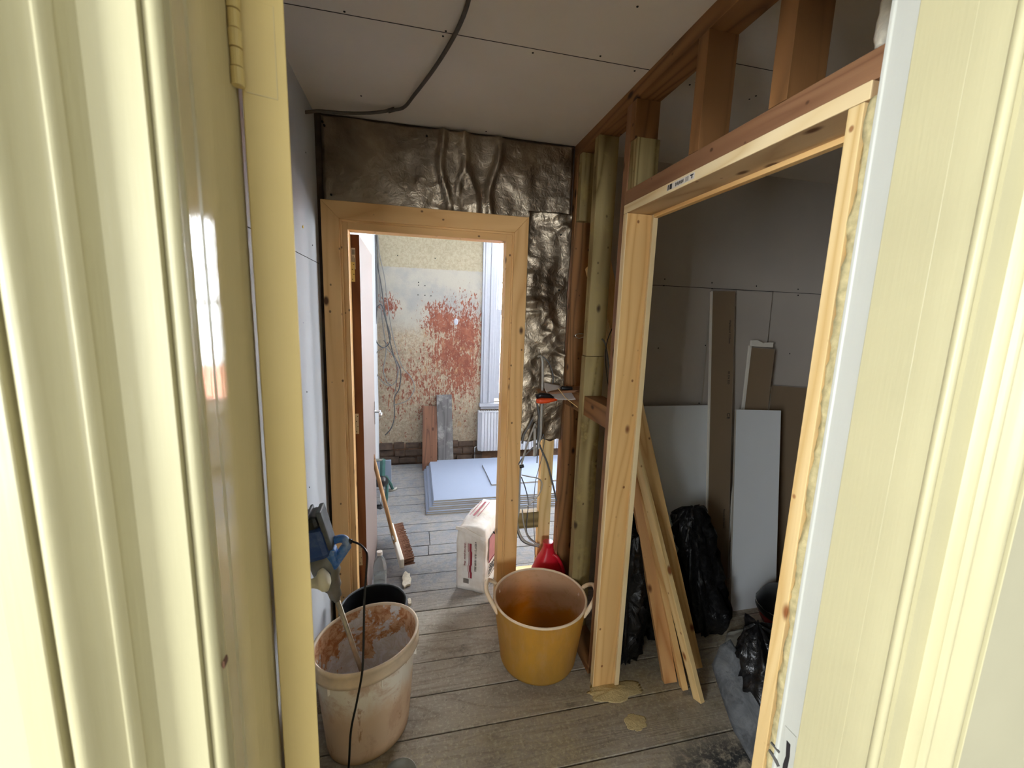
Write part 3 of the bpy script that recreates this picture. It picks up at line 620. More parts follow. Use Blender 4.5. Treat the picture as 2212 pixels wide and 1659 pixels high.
# ------------------------------------------------------------------ stud wall between hall and closet
SG = 'timbers of the open stud wall'
def stud(name, x0, x1, y0, y1, z0, z1, mat, label, cat='timber', along='z', group=SG, bev=.0012):
    c = ((x0+x1)/2, (y0+y1)/2, (z0+z1)/2)
    if along == 'z': o = lumber(name, (c[0], c[1], z0), (c[0], c[1], z1), x1-x0, y1-y0, M[mat] if isinstance(mat, str) else mat, bevel=bev)
    elif along == 'y': o = lumber(name, (c[0], y0, c[2]), (c[0], y1, c[2]), x1-x0, z1-z0, M[mat], bevel=bev)
    else: o = lumber(name, (x0, c[1], c[2]), (x1, c[1], c[2]), y1-y0, z1-z0, M[mat], xdir=(0, 1, 0), bevel=bev)
    return tag(o, label, cat, group)
X0, X1 = XP, XP+.092
stud('top_plate', X0, X1, .56, 2.10, 2.367, CZ, 'cls', 'brown timber plate running under the ceiling edge', along='y')
stud('wall_stud', X0, X1+.005, 2.03, 2.10, 0, 2.367, 'cls', 'dark brown stud in the corner beside the foil strip')
stud('timber_block', X0+.006, X1, 1.990, 2.028, 2.06, 2.365, 'treated', 'short green treated block high up in the stud wall corner')
stud('wall_stud', X0, X1-.002, 1.79, 1.835, 1.43, 2.366, 'treated', 'green treated stud, upper length of the spliced pair')
stud('wall_stud', X0-.004, X1-.004, 1.787, 1.834, .045, 1.428, 'treated', 'green treated stud, lower length with knots behind the yellow tub')
stud('wall_stud', X0, X1, 1.512, 1.550, .045, 2.366, 'cls_red', 'red brown stud directly behind the new pine door lining')
stud('timber_block', X0+.004, X1, 1.462, 1.5115, 2.070, 2.235, 'treated', 'short green treated block sitting on the end of the header')
stud('cripple_stud', X0, X1, 1.480, 1.5115, 2.2355, 2.3665, 'cls', 'short brown stud above the green block')
stud('cripple_stud', X0, X1, 1.105, 1.148, 2.068, 2.3665, 'cls', 'middle brown stud between header and ceiling plate')
stud('cripple_stud', X0, X1, .818, .866, 2.068, 2.3665, 'cls', 'brown stud above the header nearest the cream door frame')
stud('header', X0, X1, .60, 1.511, 2.016, 2.067, 'cls_red', 'orange brown header timber over the new door lining', along='y')
stud('wall_stud', X0+.014, X1, .600, .6395, 0, 2.015, 'cls_red', 'timber stud in the foam gap beside the cream door frame')
stud('sole_plate', X0, X1, 1.55, 2.03, 0, .045, 'cls', 'dusty sole plate on the floor behind the yellow tub', along='y')
stud('noggin', X0+.002, X1-.002, 1.551, 1.786, 1.155, 1.245, 'cls', 'brown noggin between green stud and new door lining', along='y')
stud('noggin', X0+.002, X1-.002, 1.836, 2.029, 1.155, 1.245, 'cls', 'brown noggin holding the papers, beside the corner stud', along='y')
# new pine lining of the closet doorway
dl = empty('door_lining', (XP, 1.05, 0), 'new pale pine door lining fixed in the stud wall', 'door lining')
def dpart(name, p0, p1, w, t, mat, xdir=(1, 0, 0)):
    q = Vector((XP, 1.05, 0)); return lumber(name, Vector(p0)-q, Vector(p1)-q, w, t, mat, xdir, parent=dl, bevel=.0015)
LW = .118
dpart('lining_leg', (XP+LW/2-.004, 1.495, 0), (XP+LW/2-.004, 1.495, 1.984), LW, .030, M['pine'])
dpart('lining_leg', (XP+LW/2-.006, .6545, 0), (XP+LW/2-.006, .6545, 1.984), LW, .029, M['pine_pale'])
dpart('lining_head', (XP+LW/2-.004, .632, 2.0), (XP+LW/2-.004, 1.510, 2.0), LW, .030, M['lining_under'])
dpart('head_edge', (XP-.0045, .632, 2.0), (XP-.0045, 1.510, 2.0), .003, .030, M['pine_edge'])  # added edge strips, their hall-side light carried by the paler colour
dpart('leg_edge', (XP-.0045, 1.495, 0), (XP-.0045, 1.495, 1.984), .003, .0295, M['pine_edge'])
dpart('stop', (XP+.103, 1.4735, 0), (XP+.103, 1.4735, 1.984), .020, .013, M['pine_edge'])
dpart('stop', (XP+.103, .6760, 0), (XP+.103, .6760, 1.984), .020, .013, M['pine_pale'])
dpart('stop', (XP+.103, .689, 1.9785), (XP+.103, 1.467, 1.9785), .020, .013, M['pine'])
sk = MB().box(-.0072, -.0062, 1.100-1.05, 1.231-1.05, 1.992, 2.009).build('sticker', M['label'], dl)
for y, w_ in ((1.222, .004), (1.205, .012)): MB().box(-.0078, -.0072, y-1.05, y+w_-1.05, 1.993, 2.008).build('barcode', M['ink'], sk)
m = MB()
for k in range(9): m.box(-.0078, -.0072, 1.185-.0045*k-1.05, 1.187-.0045*k-1.05, 1.9945+.001*(k % 3), 2.005-.001*(k % 2))
m.build('lettering', M['ink'], sk); m = MB()
m.box(-.0078, -.0072, 1.108-1.05, 1.112-1.05, 1.995, 2.004).box(-.0078, -.0072, 1.104-1.05, 1.118-1.05, 2.003, 2.006).build('printed_mark', M['ink'], sk)
m = MB()
for k in range(5): m.box(-.0078, -.0072, 1.125-1.05, 1.14-1.05, 1.9945+.0025*k, 1.9955+.0025*k)
m.build('lettering', M['grey_ink'], sk)
# foam and rough plaster in the gap beside the cream frame
def lumpy(name, x0, x1, y0, y1, z0, z1, mat, seed, nz=160, na=14, amp=.012):
    vs = []; fs = []
    for k in range(nz+1):
        z = z0+(z1-z0)*k/nz
        for i in range(na):
            a = 2*PI*i/na; cx, cy = (x0+x1)/2, (y0+y1)/2
            d = 1 + .55*noise.noise(Vector((math.cos(a)*1.3, math.sin(a)*1.3+seed, z*16))) + .3*noise.noise(Vector((math.cos(a)*2, seed, z*60)))
            vs.append((cx+(x1-x0)/2*math.cos(a)*d, cy+(y1-y0)/2*math.sin(a)*d, z))
    for k in range(nz):
        for i in range(na): fs.append((k*na+i, k*na+(i+1) % na, (k+1)*na+(i+1) % na, (k+1)*na+i))
    fs += [tuple(range(na)), tuple(nz*na+i for i in range(na))]
    return link(name, vs, fs, mat, smooth=True)
tag(lumpy('foam_bead', XP-.006, XP+.02, .614, .640, .05, 1.985, M['foam'], 2), 'lumpy cream expanding foam squeezed beside the pine lining', 'foam', kind='stuff')
tag(lumpy('plaster_edge', XP+.004, XP+.03, .630, .652, 2.072, CZ-.055, M['flake'], 6, nz=50), 'ragged plaster edge above the header by the cream frame', 'plaster')
# ------------------------------------------------------------------ planks leaning in the closet doorway
PG = 'planks leaning against the stud wall'
def plank(p0, p1, w, t, mat, label, xd=(1, -.25, 0)):
    return tag(lumber('timber_plank', p0, p1, w, t, M[mat], xd, bevel=.002), label, 'plank', PG)
plank((1.108, 1.437, .008), (.918, 1.915, 1.60), .058, .034, 'pine_orange', 'orange pine batten, leftmost of the leaning planks')
plank((1.150, 1.392, .008), (.925, 1.93, 1.52), .026, .040, 'pine', 'thin batten between the orange one and the foremost plank')
plank((1.176, 1.325, .008), (.820, 1.955, 1.845), .022, .046, 'pine_pale', 'pale square batten standing foremost of the leaning planks', (1, .1, 0))
plank((1.262, 1.480, .010), (.872, 1.98, 1.955), .076, .030, 'pine', 'wide planed plank behind all the other leaning planks')
# ------------------------------------------------------------------ plasterboard leaning in the closet
PB = 'plasterboard pieces leaning in the closet'
def sheet(p_bl, p_br, p_tl, th, face, edge, label, name='plasterboard_sheet', trim=.0):
    a, b, c = Vector(p_bl), Vector(p_br), Vector(p_tl); x = (b-a); y = (c-a); w = x.length; h = y.length
    yn = y.normalized(); Mx = basis(a, x - yn*x.dot(yn), y)
    e = empty(name, (0, 0, 0), label, 'plasterboard', group=PB); e.matrix_world = Mx
    MB().box(0, w, 0, h, -th+.0006, -.0006).build('core', edge, e)
    MB().box(0.0012, w-.0012, .0, h-.0005, -.0006, 0).build('face_paper', face, e)
    return e
sheet((1.02, 1.97, 0), (1.80, 1.97, 0), (1.02, 2.055, 1.13), .0125, M['board_pale'], M['board_core_grey'], 'large grey plasterboard offcut behind the standing black bag')
sheet((1.64, 2.065, 0), (2.05, 2.065, 0), (1.64, 2.118, 1.786), .0125, M['board_side'], M['board_core_grey'], 'tall grey plasterboard piece behind the brown strip')
s_ = sheet((1.675, 1.93, 0), (1.822, 1.93, 0), (1.610, 2.075, 1.772), .0125, M['board_back'], M['board_core'], 'tall brown backed plasterboard strip with printed text')
MB().box(-.006, .001, 0, 1.775, -.013, .0006).build('cut_edge', M['board_core'], s_)
text('print', 'CE', .030, M['ink'], basis((.112, 1.09, .0006), (0, -1, 0), (1, 0, 0)), s_)
text('print', 'BS EN 520', .017, M['ink'], basis((.112, 1.33, .0006), (0, -1, 0), (1, 0, 0)), s_)
text('print', 'Wallboard 12.5mm', .017, M['ink'], basis((.112, 1.62, .0006), (0, -1, 0), (1, 0, 0)), s_)
text('print', 'Recycle this board', .015, M['ink'], basis((.105, .52, .0006), (0, -1, 0), (1, 0, 0)), s_)
s_ = sheet((1.84, 1.985, .3), (2.005, 1.985, .3), (1.885, 2.05, 1.465), .0125, M['board_back'], M['board_core'], 'short brown plasterboard offcut with a torn white top')
s_.location.z -= 0
MB().box(-.010, .002, 0, 1.178, -.013, .0006).build('cut_edge', M['board_core'], s_)
MB().prism([(.0, 1.176), (.150, 1.176), (.150, 1.205), (.10, 1.202), (.085, 1.196), (.04, 1.212), (.0, 1.208)], -.0125, -.002).build('torn_top', M['board_core'], s_)
sheet((1.725, 1.79, 0), (2.03, 1.79, 0), (1.768, 1.975, 1.12), .0125, M['board_pale'], M['board_core_grey'], 'white plasterboard panel in front of the other leaning pieces')
s_ = sheet((2.03, 1.98, 0), (2.80, 1.98, 0), (2.11, 2.10, 1.235), .0125, M['board_back'], M['board_core'], 'wide brown backed plasterboard at the right of the closet')
MB().box(-.010, .003, 0, 1.236, -.013, .0006).build('cut_edge', M['board_core'], s_)
# ------------------------------------------------------------------ rubble sacks
def sack(name, rings, mat, label, seed, amp=.02, group='black rubble sacks', open_top=False, na=56, sub=7):
    """rings: (cx, cy, z, rx, ry, turn)"""
    R = []
    for i in range(len(rings)-1):
        for k in range(sub):
            u = k/sub; u2 = u*u*(3-2*u); R.append([a+(b-a)*u2 for a, b in zip(rings[i], rings[i+1])])
    R.append(list(rings[-1])); vs = []; fs = []
    for (cx, cy, z, rx, ry, tn) in R:
        for i in range(na):
            a = 2*PI*i/na; ca, sa = math.cos(a), math.sin(a)
            q = .75; px = math.copysign(abs(ca)**q, ca)*rx; py = math.copysign(abs(sa)**q, sa)*ry
            w = Vector((ca*1.6+seed, sa*1.6, z*2.2)); d = amp*(noise.noise(w*2)*1.3 - max(0, .22-abs(noise.noise(w*3.2+Vector((5, 1, 0)))))*4.0 + .5*noise.noise(w*9))
            k = 1 + d/max(.03, min(rx, ry)); x, y = px*k, py*k
            vs.append((cx+x*math.cos(tn)-y*math.sin(tn), cy+x*math.sin(tn)+y*math.cos(tn), max(.003, z + (amp*.6*noise.noise(w*4) if z > .03 else 0))))
    n = len(R)
    for k in range(n-1):
        for i in range(na): fs.append((k*na+i, k*na+(i+1) % na, (k+1)*na+(i+1) % na, (k+1)*na+i))
    fs.append(tuple(range(na)))
    if not open_top: fs.append(tuple((n-1)*na+i for i in range(na)))
    o = link(name, vs, fs, mat, smooth=True)
    return tag(o, label, 'sack', group)
sack('rubble_sack', [(.975, 1.615, .004, .070, .050, .1), (.975, 1.62, .12, .080, .058, .1), (.975, 1.62, .35, .078, .056, .1), (.98, 1.625, .55, .065, .045, .1), (.985, 1.625, .62, .03, .02, 0)], M['bin_bag'], 'black sack just behind the foot of the pine door lining', 3, .028)
sack('rubble_sack', [(1.20, 1.78, .004, .12, .10, 0), (1.20, 1.78, .15, .145, .12, 0), (1.19, 1.79, .38, .14, .10, .1), (1.15, 1.80, .55, .12, .06, .1), (1.14, 1.80, .62, .07, .03, 0), (1.14, 1.80, .625, .01, .008, 0)], M['bin_bag'], 'black sack behind the foot of the leaning planks', 9, .03)
sack('rubble_sack', [(1.50, 1.72, .004, .105, .09, 0), (1.49, 1.72, .12, .120, .10, 0), (1.45, 1.74, .30, .115, .085, .1), (1.42, 1.76, .50, .105, .06, .1), (1.40, 1.77, .62, .095, .045, .1), (1.40, 1.775, .655, .06, .02, .1), (1.40, 1.775, .658, .01, .006, .1)], M['bin_bag'], 'tall black sack standing against the grey plasterboard', 14, .022)
# slumped sack in the foreground: dusty flank and glossy dark folds
sg = sack('rubble_sack', [(1.43, 1.09, .004, .17, .19, .3), (1.42, 1.12, .08, .185, .19, .3), (1.39, 1.17, .20, .155, .16, .3), (1.365, 1.215, .31, .115, .10, .4), (1.35, 1.245, .385, .07, .05, .5), (1.345, 1.25, .405, .012, .01, .5)], M['bin_bag'], 'slumped black sack with a dusty grey flap at lower right', 21, .03, sub=9)
fl_pts = [[(1.198, 1.30, .20), (1.225, 1.30, .285), (1.262, 1.292, .315)], [(1.190, 1.225, .13), (1.235, 1.215, .22), (1.268, 1.205, .265)], [(1.185, 1.14, .06), (1.238, 1.125, .15), (1.285, 1.11, .20)], [(1.20, 1.05, .012), (1.24, 1.03, .08), (1.29, 1.01, .12)], [(1.225, .96, .008), (1.26, .94, .04), (1.30, .93, .06)]]
vs = []; fs = []; nu, nv = 28, 14
def bil(g, u, v):
    a = u*(len(g)-1); i = min(int(a), len(g)-2); fu = a-i; b = v*(len(g[0])-1); j = min(int(b), len(g[0])-2); fv = b-j
    V = Vector; return (V(g[i][j])*(1-fu)+V(g[i+1][j])*fu)*(1-fv) + (V(g[i][j+1])*(1-fu)+V(g[i+1][j+1])*fu)*fv
for i in range(nu+1):
    for k in range(nv+1):
        p = bil(fl_pts, i/nu, k/nv); d = .010*noise.noise(p*14) + .005*noise.noise(p*34); p = p + Vector((-d, -d, d)); p.z = max(.004, p.z); vs.append(p)
for i in range(nu):
    for k in range(nv): a = i*(nv+1)+k; fs.append((a, a+1, a+nv+2, a+nv+1))
fo = link('dusty_flap', vs, fs, M['dusty_bag'], smooth=True); fo['label'] = 'dusty grey flap'
so = fo.modifiers.new('thick', 'SOLIDIFY'); so.thickness = .004; fo.parent = sg
# clear plastic bag lying between the sacks, full of dust
vs = []; fs = []
cp = [[(1.40, 1.33, .012), (1.50, 1.31, .02), (1.62, 1.33, .012)], [(1.38, 1.44, .02), (1.50, 1.43, .05), (1.66, 1.44, .015)], [(1.47, 1.54, .02), (1.60, 1.53, .06), (1.74, 1.52, .015)], [(1.58, 1.64, .012), (1.70, 1.62, .035), (1.80, 1.60, .012)]]
for i in range(31):
    for k in range(21):
        p = bil(cp, i/30, k/20); p.z += .008*noise.noise(p*30) + .006*abs(noise.noise(p*12)); p.z = max(.004, p.z); vs.append(p)
for i in range(30):
    for k in range(20): a = i*21+k; fs.append((a, a+1, a+22, a+21))
M['dust_bag'] = plain('dusty_translucent_film', (196, 196, 186), .35, var=.2, scale=14, bump=.4)
o = link('dust_sheet', vs, fs, M['dust_bag'], smooth=True); so = o.modifiers.new('thick', 'SOLIDIFY'); so.thickness = .003
tag(o, 'crumpled dusty plastic film on the floor between the sacks', 'plastic film')
# red and black vacuum drum, partly behind the lining
vc = empty('vacuum_drum', (1.90, 1.62, 0), 'dark red and black round drum partly hidden by the pine lining', 'vacuum cleaner')
MB().lathe([(.07, 0), (.085, .012), (.112, .06), (.128, .105)], 40, cap0=True).build('body', M['dark_red'], vc, smooth=True)
MB().lathe([(.129, .10), (.136, .115), (.134, .145), (.122, .17), (.10, .205), (.06, .225), (.0, .23)], 40).build('lid', M['black_plastic'], vc, smooth=True)
MB().lathe([(.1362, .136), (.1382, .139), (.1362, .142)], 40).build('band', M['chrome'], vc, smooth=True)
# ------------------------------------------------------------------ sawdust
def pile(name, cx, cy, rx, ry, h, seed, label):
    vs = [(cx, cy, h)]; fs = []; na, nr = 48, 8
    for r in range(1, nr+1):
        for i in range(na):
            a = 2*PI*i/na; k = r/nr*(1+.35*noise.noise(Vector((math.cos(a)*1.5+seed, math.sin(a)*1.5, 0)))+.12*noise.noise(Vector((math.cos(a)*6+seed, math.sin(a)*6, 0))))
            z = h*(1-r/nr)**1.3*(1+.4*noise.noise(Vector((k*5*math.cos(a), k*5*math.sin(a), seed))))
            vs.append((cx+rx*k*math.cos(a), cy+ry*k*math.sin(a), max(-.0005, z)))
    for i in range(na): fs.append((0, 1+i, 1+(i+1) % na))
    for r in range(nr-1):
        for i in range(na): a = 1+r*na+i; b = 1+r*na+(i+1) % na; fs.append((a, a+na, b+na, b))
    fs.append(tuple(1+(nr-1)*na+i for i in range(na)))
    return tag(link(name, vs, fs, M['sawdust'], smooth=True), label, 'sawdust', kind='stuff')
pile('sawdust', .84, 1.445, .13, .05, .010, 1, 'small heap of pale sawdust at the foot of the pine lining')
pile('sawdust', .862, 1.295, .045, .038, .004, 4, 'flat patch of sawdust on the boards before the lining')
# ------------------------------------------------------------------ yellow flexible tub
tb = empty('flexible_tub', (.566, 1.693, 0), 'dusty yellow flexible tub with two handles and pale rim', 'tub', rz=math.radians(-14))
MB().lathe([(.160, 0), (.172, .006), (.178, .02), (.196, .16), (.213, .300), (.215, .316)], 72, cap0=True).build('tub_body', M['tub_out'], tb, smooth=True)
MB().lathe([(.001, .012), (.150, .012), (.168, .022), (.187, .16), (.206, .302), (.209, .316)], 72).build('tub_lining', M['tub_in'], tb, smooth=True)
MB().tube([(.212*math.cos(a), .212*math.sin(a), .317) for a in [2*PI*k/72 for k in range(73)]], .0055, 10, caps=False).build('rim', M['tub_rim'], tb, smooth=True)
for sg_ in (-1, 1):
    a0 = math.radians(20); c0, s0 = math.cos(a0), math.sin(a0)
    pts = bez([(sg_*.207*c0, -.207*s0, .275), (sg_*.228*c0, -.228*s0, .318), (sg_*.246, -.045, .355), (sg_*.252, .0, .368), (sg_*.246, .045, .355), (sg_*.228*c0, .228*s0, .318), (sg_*.207*c0, .207*s0, .275)], 8)
    MB().tube(pts, .0095, 12).build('handle', M['tub_rim'], tb, smooth=True)
# ------------------------------------------------------------------ white plaster bucket, slightly oval
bk = empty('plaster_bucket', (-.176, 1.475, 0), 'tall white plaster bucket caked with brown plaster, mixer inside', 'bucket', rz=math.radians(35))
SX, SY = 1.10, .93
MB().lathe([(.130, 0), (.139, .006), (.142, .02), (.152, .15), (.163, .30), (.168, .375)], 72, cap0=True, sx=SX, sy=SY).build('bucket_body', M['bucket_out'], bk, smooth=True)
MB().lathe([(.001, .012), (.128, .012), (.138, .022), (.158, .30), (.165, .385), (.168, .402)], 72, sx=SX, sy=SY).build('bucket_lining', M['bucket_in'], bk, smooth=True)
MB().lathe([(.167, .350), (.180, .352), (.1805, .364), (.1745, .372), (.1755, .390), (.1800, .398), (.1790, .408), (.173, .411), (.168, .405), (.168, .395)], 72, sx=SX, sy=SY).build('rim', M['rim'], bk, smooth=True)
for a in range(0, 360, 60):
    A = math.radians(a+18); c, s2 = math.cos(A), math.sin(A)
    MB().box(.166, .175, -.002, .002, .318, .352).build('rib', M['bucket_out'], bk, M4=Matrix.Diagonal((SX, SY, 1, 1)) @ Matrix.Rotation(A, 4, 'Z'))
# ------------------------------------------------------------------ black bucket behind
bb = empty('builders_bucket', (-.186, 1.833, 0), 'black plastic bucket with splashed rim behind the white one', 'bucket')
MB().lathe([(.110, 0), (.116, .01), (.140, .245), (.143, .268)], 64, cap0=True).build('bucket_body', M['black_splash'], bb, smooth=True)
MB().lathe([(.001, .01), (.107, .01), (.112, .02), (.134, .245), (.139, .270)], 64).build('bucket_lining', M['black_plastic'], bb, smooth=True)
MB().lathe([(.143, .250), (.151, .252), (.1515, .258), (.146, .262), (.149, .270), (.146, .276), (.140, .275), (.139, .268)], 64).build('rim', M['black_splash'], bb, smooth=True)
MB().tube(bez([(.150, 0, .255), (.158, -.02, .20), (.150, -.06, .15), (.11, -.115, .135), (.04, -.148, .13)], 8), .002, 8).build('handle', M['chrome'], bb, smooth=True)
# small upturned lid at the bottom edge of the view
ld = MB().lathe([(.0, .0), (.050, .0), (.056, .004), (.058, .020), (.055, .022), (.053, .006), (.0, .004)], 40).build('tin_lid', M['grey_metal'], smooth=True)
ld.location = (-.055, 1.265, 0); tag(ld, 'small round metal lid on the floor before the plaster bucket', 'lid')
# ------------------------------------------------------------------ mixing drill standing in the bucket
b0 = Vector((-.194, 1.468, .05)); ax = (Vector((-.282, 1.425, .66)) - Vector((-.198, 1.45, .29))).normalized(); b0 = Vector((-.198, 1.45, .29)) - ax*.27
mx = empty('mixing_drill', (0, 0, 0), 'blue handheld plaster mixer resting in the white bucket', 'power tool')
xa = Vector((1, 0, 0)); MM = Matrix.Translation(b0) @ basis((0, 0, 0), xa - ax*xa.dot(ax), ax.cross(xa - ax*xa.dot(ax)).normalized()*1)
mx.matrix_world = MM          # local Z runs up the shaft
MB().tube([(0, 0, 0), (0, 0, .60)], .0085, 14).build('shaft', M['steel'], mx, smooth=True)
MB().tube(bez([(.055, 0, .01), (.03, .04, .03), (-.04, .04, .05), (-.05, -.03, .07), (.03, -.04, .09), (.01, 0, .11)], 8), .004, 8).build('paddle', M['steel'], mx, smooth=True)
MB().lathe([(.0, .585), (.012, .585), (.013, .60), (.020, .602), (.022, .63), (.030, .645), (.032, .68), (.043, .70), (.046, .745), (.040, .78), (.0, .78)], 32).build('gearbox', M['grey_metal'], mx, smooth=True)
inv = MM.inverted()
MB().box(-.130, .040, -.045, .045, .775, .889).build('motor_housing', M['navy'], mx, bevel=.020)
mc = MB().box(-.132, .036, -.043, .043, .8895, .935).build('motor_cap', M['black_plastic'], mx, bevel=.014)
m = MB()
for k in range(7): MB().box(-.128+.022*k, -.118+.022*k, -.041, .041, .933, .945).build('vent_rib', M['black_splash'], mc, bevel=.003)
MB().box(.034, .050, -.034, .034, .80, .945).build('side_band', M['black_splash'], mx, bevel=.004)
hl = bez([inv @ at(x, y, Y) for x, y, Y in ((712, 1232, 1.405), (722, 1218, 1.405), (732, 1203, 1.41), (741, 1190, 1.41), (749, 1177, 1.415), (744, 1165, 1.42), (732, 1164, 1.425), (716, 1170, 1.43))], 6)
MB().tube(hl, [.017 if k < len(hl)*.55 else .0135 for k in range(len(hl))], 16).build('grip', M['blue'], mx, smooth=True)
MB().box(.000, .052, -.032, .022, .725, .800).build('grip_foot', M['blue'], mx, bevel=.014)
kb = [inv @ at(x, y, 1.33) for x, y in ((664, 1262), (676, 1260), (686, 1258), (694, 1255), (702, 1252), (710, 1249))]
MB().tube(kb, [.014, .015, .021, .034, .037, .020], 22).build('side_knob', M['ivory'], mx, smooth=True)
MB().tube([inv @ at(705, 1246, 1.34), inv @ at(712, 1238, 1.41)], .009, 10).build('knob_bar', M['black_plastic'], mx, smooth=True)
cpts = [at(762, 1170, 1.42), at(780, 1178, 1.40), at(793, 1198, 1.36), at(791, 1240, 1.335), at(787, 1300, 1.31), at(785, 1400, 1.28), at(782, 1455, 1.262), at(770, 1520, 1.255), at(758, 1580, 1.24), at(753, 1659, 1.225)]
cpts += [Vector((-.225, 1.215, .10)), Vector((-.235, 1.21, .02)), Vector((-.26, 1.15, .004)), Vector((-.30, 1.0, .004))]
cb = MB().tube([inv @ p for p in bez(cpts, 8)], .0036, 10).build('power_cable', M['cable_black'], mx, smooth=True)
MB().tube([inv @ at(750, 1169, 1.418), inv @ at(761, 1170, 1.418)], [.011, .007], 12).build('cable_collar', M['black_plastic'], mx, smooth=True)
# ------------------------------------------------------------------ things on the papers ledge
nz_ = 1.246
brd = lumber('scrap_board', (.60, 1.985, 1.228), (.86, 1.935, 1.255), .10, .012, M['cls_red'], (0, 1, 0)); tag(brd, 'scrap of timber lying across the noggin under the papers', 'board')
def paper(g, label, nm='paper_sheet', thick=.0012):
    vs = []; fs = []
    for i in range(19):
        for k in range(13): vs.append(bil(g, i/18, k/12))
    for i in range(18):
        for k in range(12): a = i*13+k; fs.append((a, a+1, a+14, a+13))
    o = link(nm, vs, fs, M['paper'], smooth=True); s_ = o.modifiers.new('thick', 'SOLIDIFY'); s_.thickness = thick
    return tag(o, label, 'paper', 'papers on the ledge')
A = lambda x, y, Y: tuple(at(x, y, Y))
paper([[A(1175, 825, 2.00), A(1176, 838, 1.96), A(1183, 853, 1.91)], [A(1195, 829, 2.00), A(1196, 846, 1.95), A(1205, 863, 1.89)], [A(1222, 834, 2.0), A(1225, 848, 1.95), A(1232, 864, 1.89)], [A(1262, 836, 2.0), A(1262, 848, 1.95), A(1262, 860, 1.89)]], 'curled sheet of paper lying on the ledge in the stud wall')
kn = empty('pruning_knife', at(1180, 860, 1.90), 'orange and black handle sticking out from under the papers', 'tool')
ko = Vector(kn.location)
MB().tube([at(1159, 866, 1.90)-ko, at(1168, 866, 1.90)-ko, at(1185, 865, 1.90)-ko, at(1203, 863, 1.90)-ko], [.010, .0145, .0125, .006], 14).build('handle', M['orange'], kn, smooth=True)
MB().tube([at(1158, 857, 1.905)-ko, at(1168, 854, 1.905)-ko, at(1185, 855, 1.905)-ko, at(1200, 862, 1.905)-ko], [.012, .013, .012, .005], 12).build('handle_back', M['black_plastic'], kn, smooth=True)
mk = MB().tube([at(1211, 839, 1.93), at(1214, 838, 1.93), at(1234, 839, 1.93), at(1236, 839, 1.93)], [.006, .0095, .0095, .007], 12).build('marker_pen', M['black_plastic'], smooth=True); tag(mk, 'short black marker lying on the curled paper', 'pen')
tt = MB().tube([at(1205, 838, 1.90), at(1222, 860, 1.86), at(1248, 880, 1.80)], .0016, 6).build('wood_splinter', M['pine_pale']); tag(tt, 'thin pale splinter of wood lying across the papers', 'splinter')
ey = MB().tube(bez([at(1266, 722, 1.85), at(1250, 721, 1.85), at(1243, 725, 1.85), at(1250, 731, 1.85), at(1264, 726, 1.85)], 6), .0022, 8).build('wire_loop', M['chrome'], smooth=True); tag(ey, 'bright metal wire loop poking out beside the green stud', 'wire')
# black wires behind the green stud
wv = MB().tube(bez([at(1300, 732, 1.782), at(1308, 745, 1.775), at(1315, 790, 1.76), at(1318, 830, 1.76), at(1320, 870, 1.74)], 6), .0035, 8).build('black_cable', M['cable_dark'], smooth=True); tag(wv, 'dark cable threaded through a hole in the green stud', 'cable')
wv = MB().tube(bez([at(1330, 695, 1.74), at(1312, 735, 1.745), at(1308, 780, 1.75), at(1316, 850, 1.73)], 6), .0022, 8).build('thin_cable', M['cable_black'], smooth=True); tag(wv, 'thin black wire looping between green stud and lining', 'cable')
# ------------------------------------------------------------------ open framing right of the far doorway
FG = 'timbers below the foil strip'
stud('wall_stud', .664, .732, 2.080, 2.122, .045, 1.10, 'pine_pale', 'pale bare stud below the foil strip beside the far doorway', group=FG)
stud('noggin', .538, .663, 2.078, 2.122, .448, .540, 'treated', 'short grey noggin between far door casing and pale stud', along='x', group=FG)
stud('sole_plate', .540, .850, 2.08, 2.13, 0, .045, 'pine_pale', 'pale sole plate on the floor beside the far doorway', along='x', group=FG)
stud('batten', .50, .98, 2.33, 2.37, 0, .03, 'pine_pale', 'pale batten lying on the far room floor behind the open studs', along='x', group=FG)
CG = 'grey cables hanging through the open studs'
def wire(pts, r, mat, label, group=CG, name='cable', par=None):
    o = MB().tube(bez([at(*p) for p in pts], 7), r*1.3, 8).build(name, M[mat], par, smooth=True)
    return tag(o, label, 'cable', group) if label else o
wire([(1163, 770, 2.03), (1170, 772, 2.0), (1172, 800, 1.99), (1171, 850, 1.985), (1169, 900, 1.99), (1167, 945, 2.01), (1155, 985, 2.03)], .0048, 'cable_grey', 'thick grey cable coming out of a hole in the foil strip')
wire([(1172, 770, 2.03), (1185, 783, 2.02), (1194, 808, 2.01), (1193, 830, 2.01), (1175, 870, 2.01), (1164, 900, 2.01), (1160, 1000, 2.02)], .0022, 'cable_dark', 'thin dark wire curving out of the hole in the foil')
wire([(1160, 870, 2.01), (1166, 910, 2.01), (1164, 955, 2.02), (1182, 1000, 2.03), (1195, 1050, 2.04), (1202, 1082, 2.05)], .0038, 'cable_dark', 'dark grey cable with its cut end crossing the pale stud')
wire([(1153, 900, 2.01), (1140, 925, 2.01), (1131, 940, 2.02), (1128, 958, 2.02)], .0045, 'cable_dark', 'short dark cable end beside the casing below the foil')
wire([(1156, 915, 2.01), (1142, 950, 2.03), (1130, 990, 2.04), (1124, 1020, 2.05), (1121, 1100, 2.06), (1117, 1130, 2.06), (1130, 1165, 2.06), (1163, 1180, 2.06)], .0042, 'cable_grey', 'thick grey cable running down beside the casing to the floor')
wire([(1174, 938, 2.02), (1170, 948, 2.02), (1150, 968, 2.03), (1130, 988, 2.04), (1117, 1007, 2.05)], .0028, 'cable_dark', 'dark cable slanting across below the foil towards the casing')
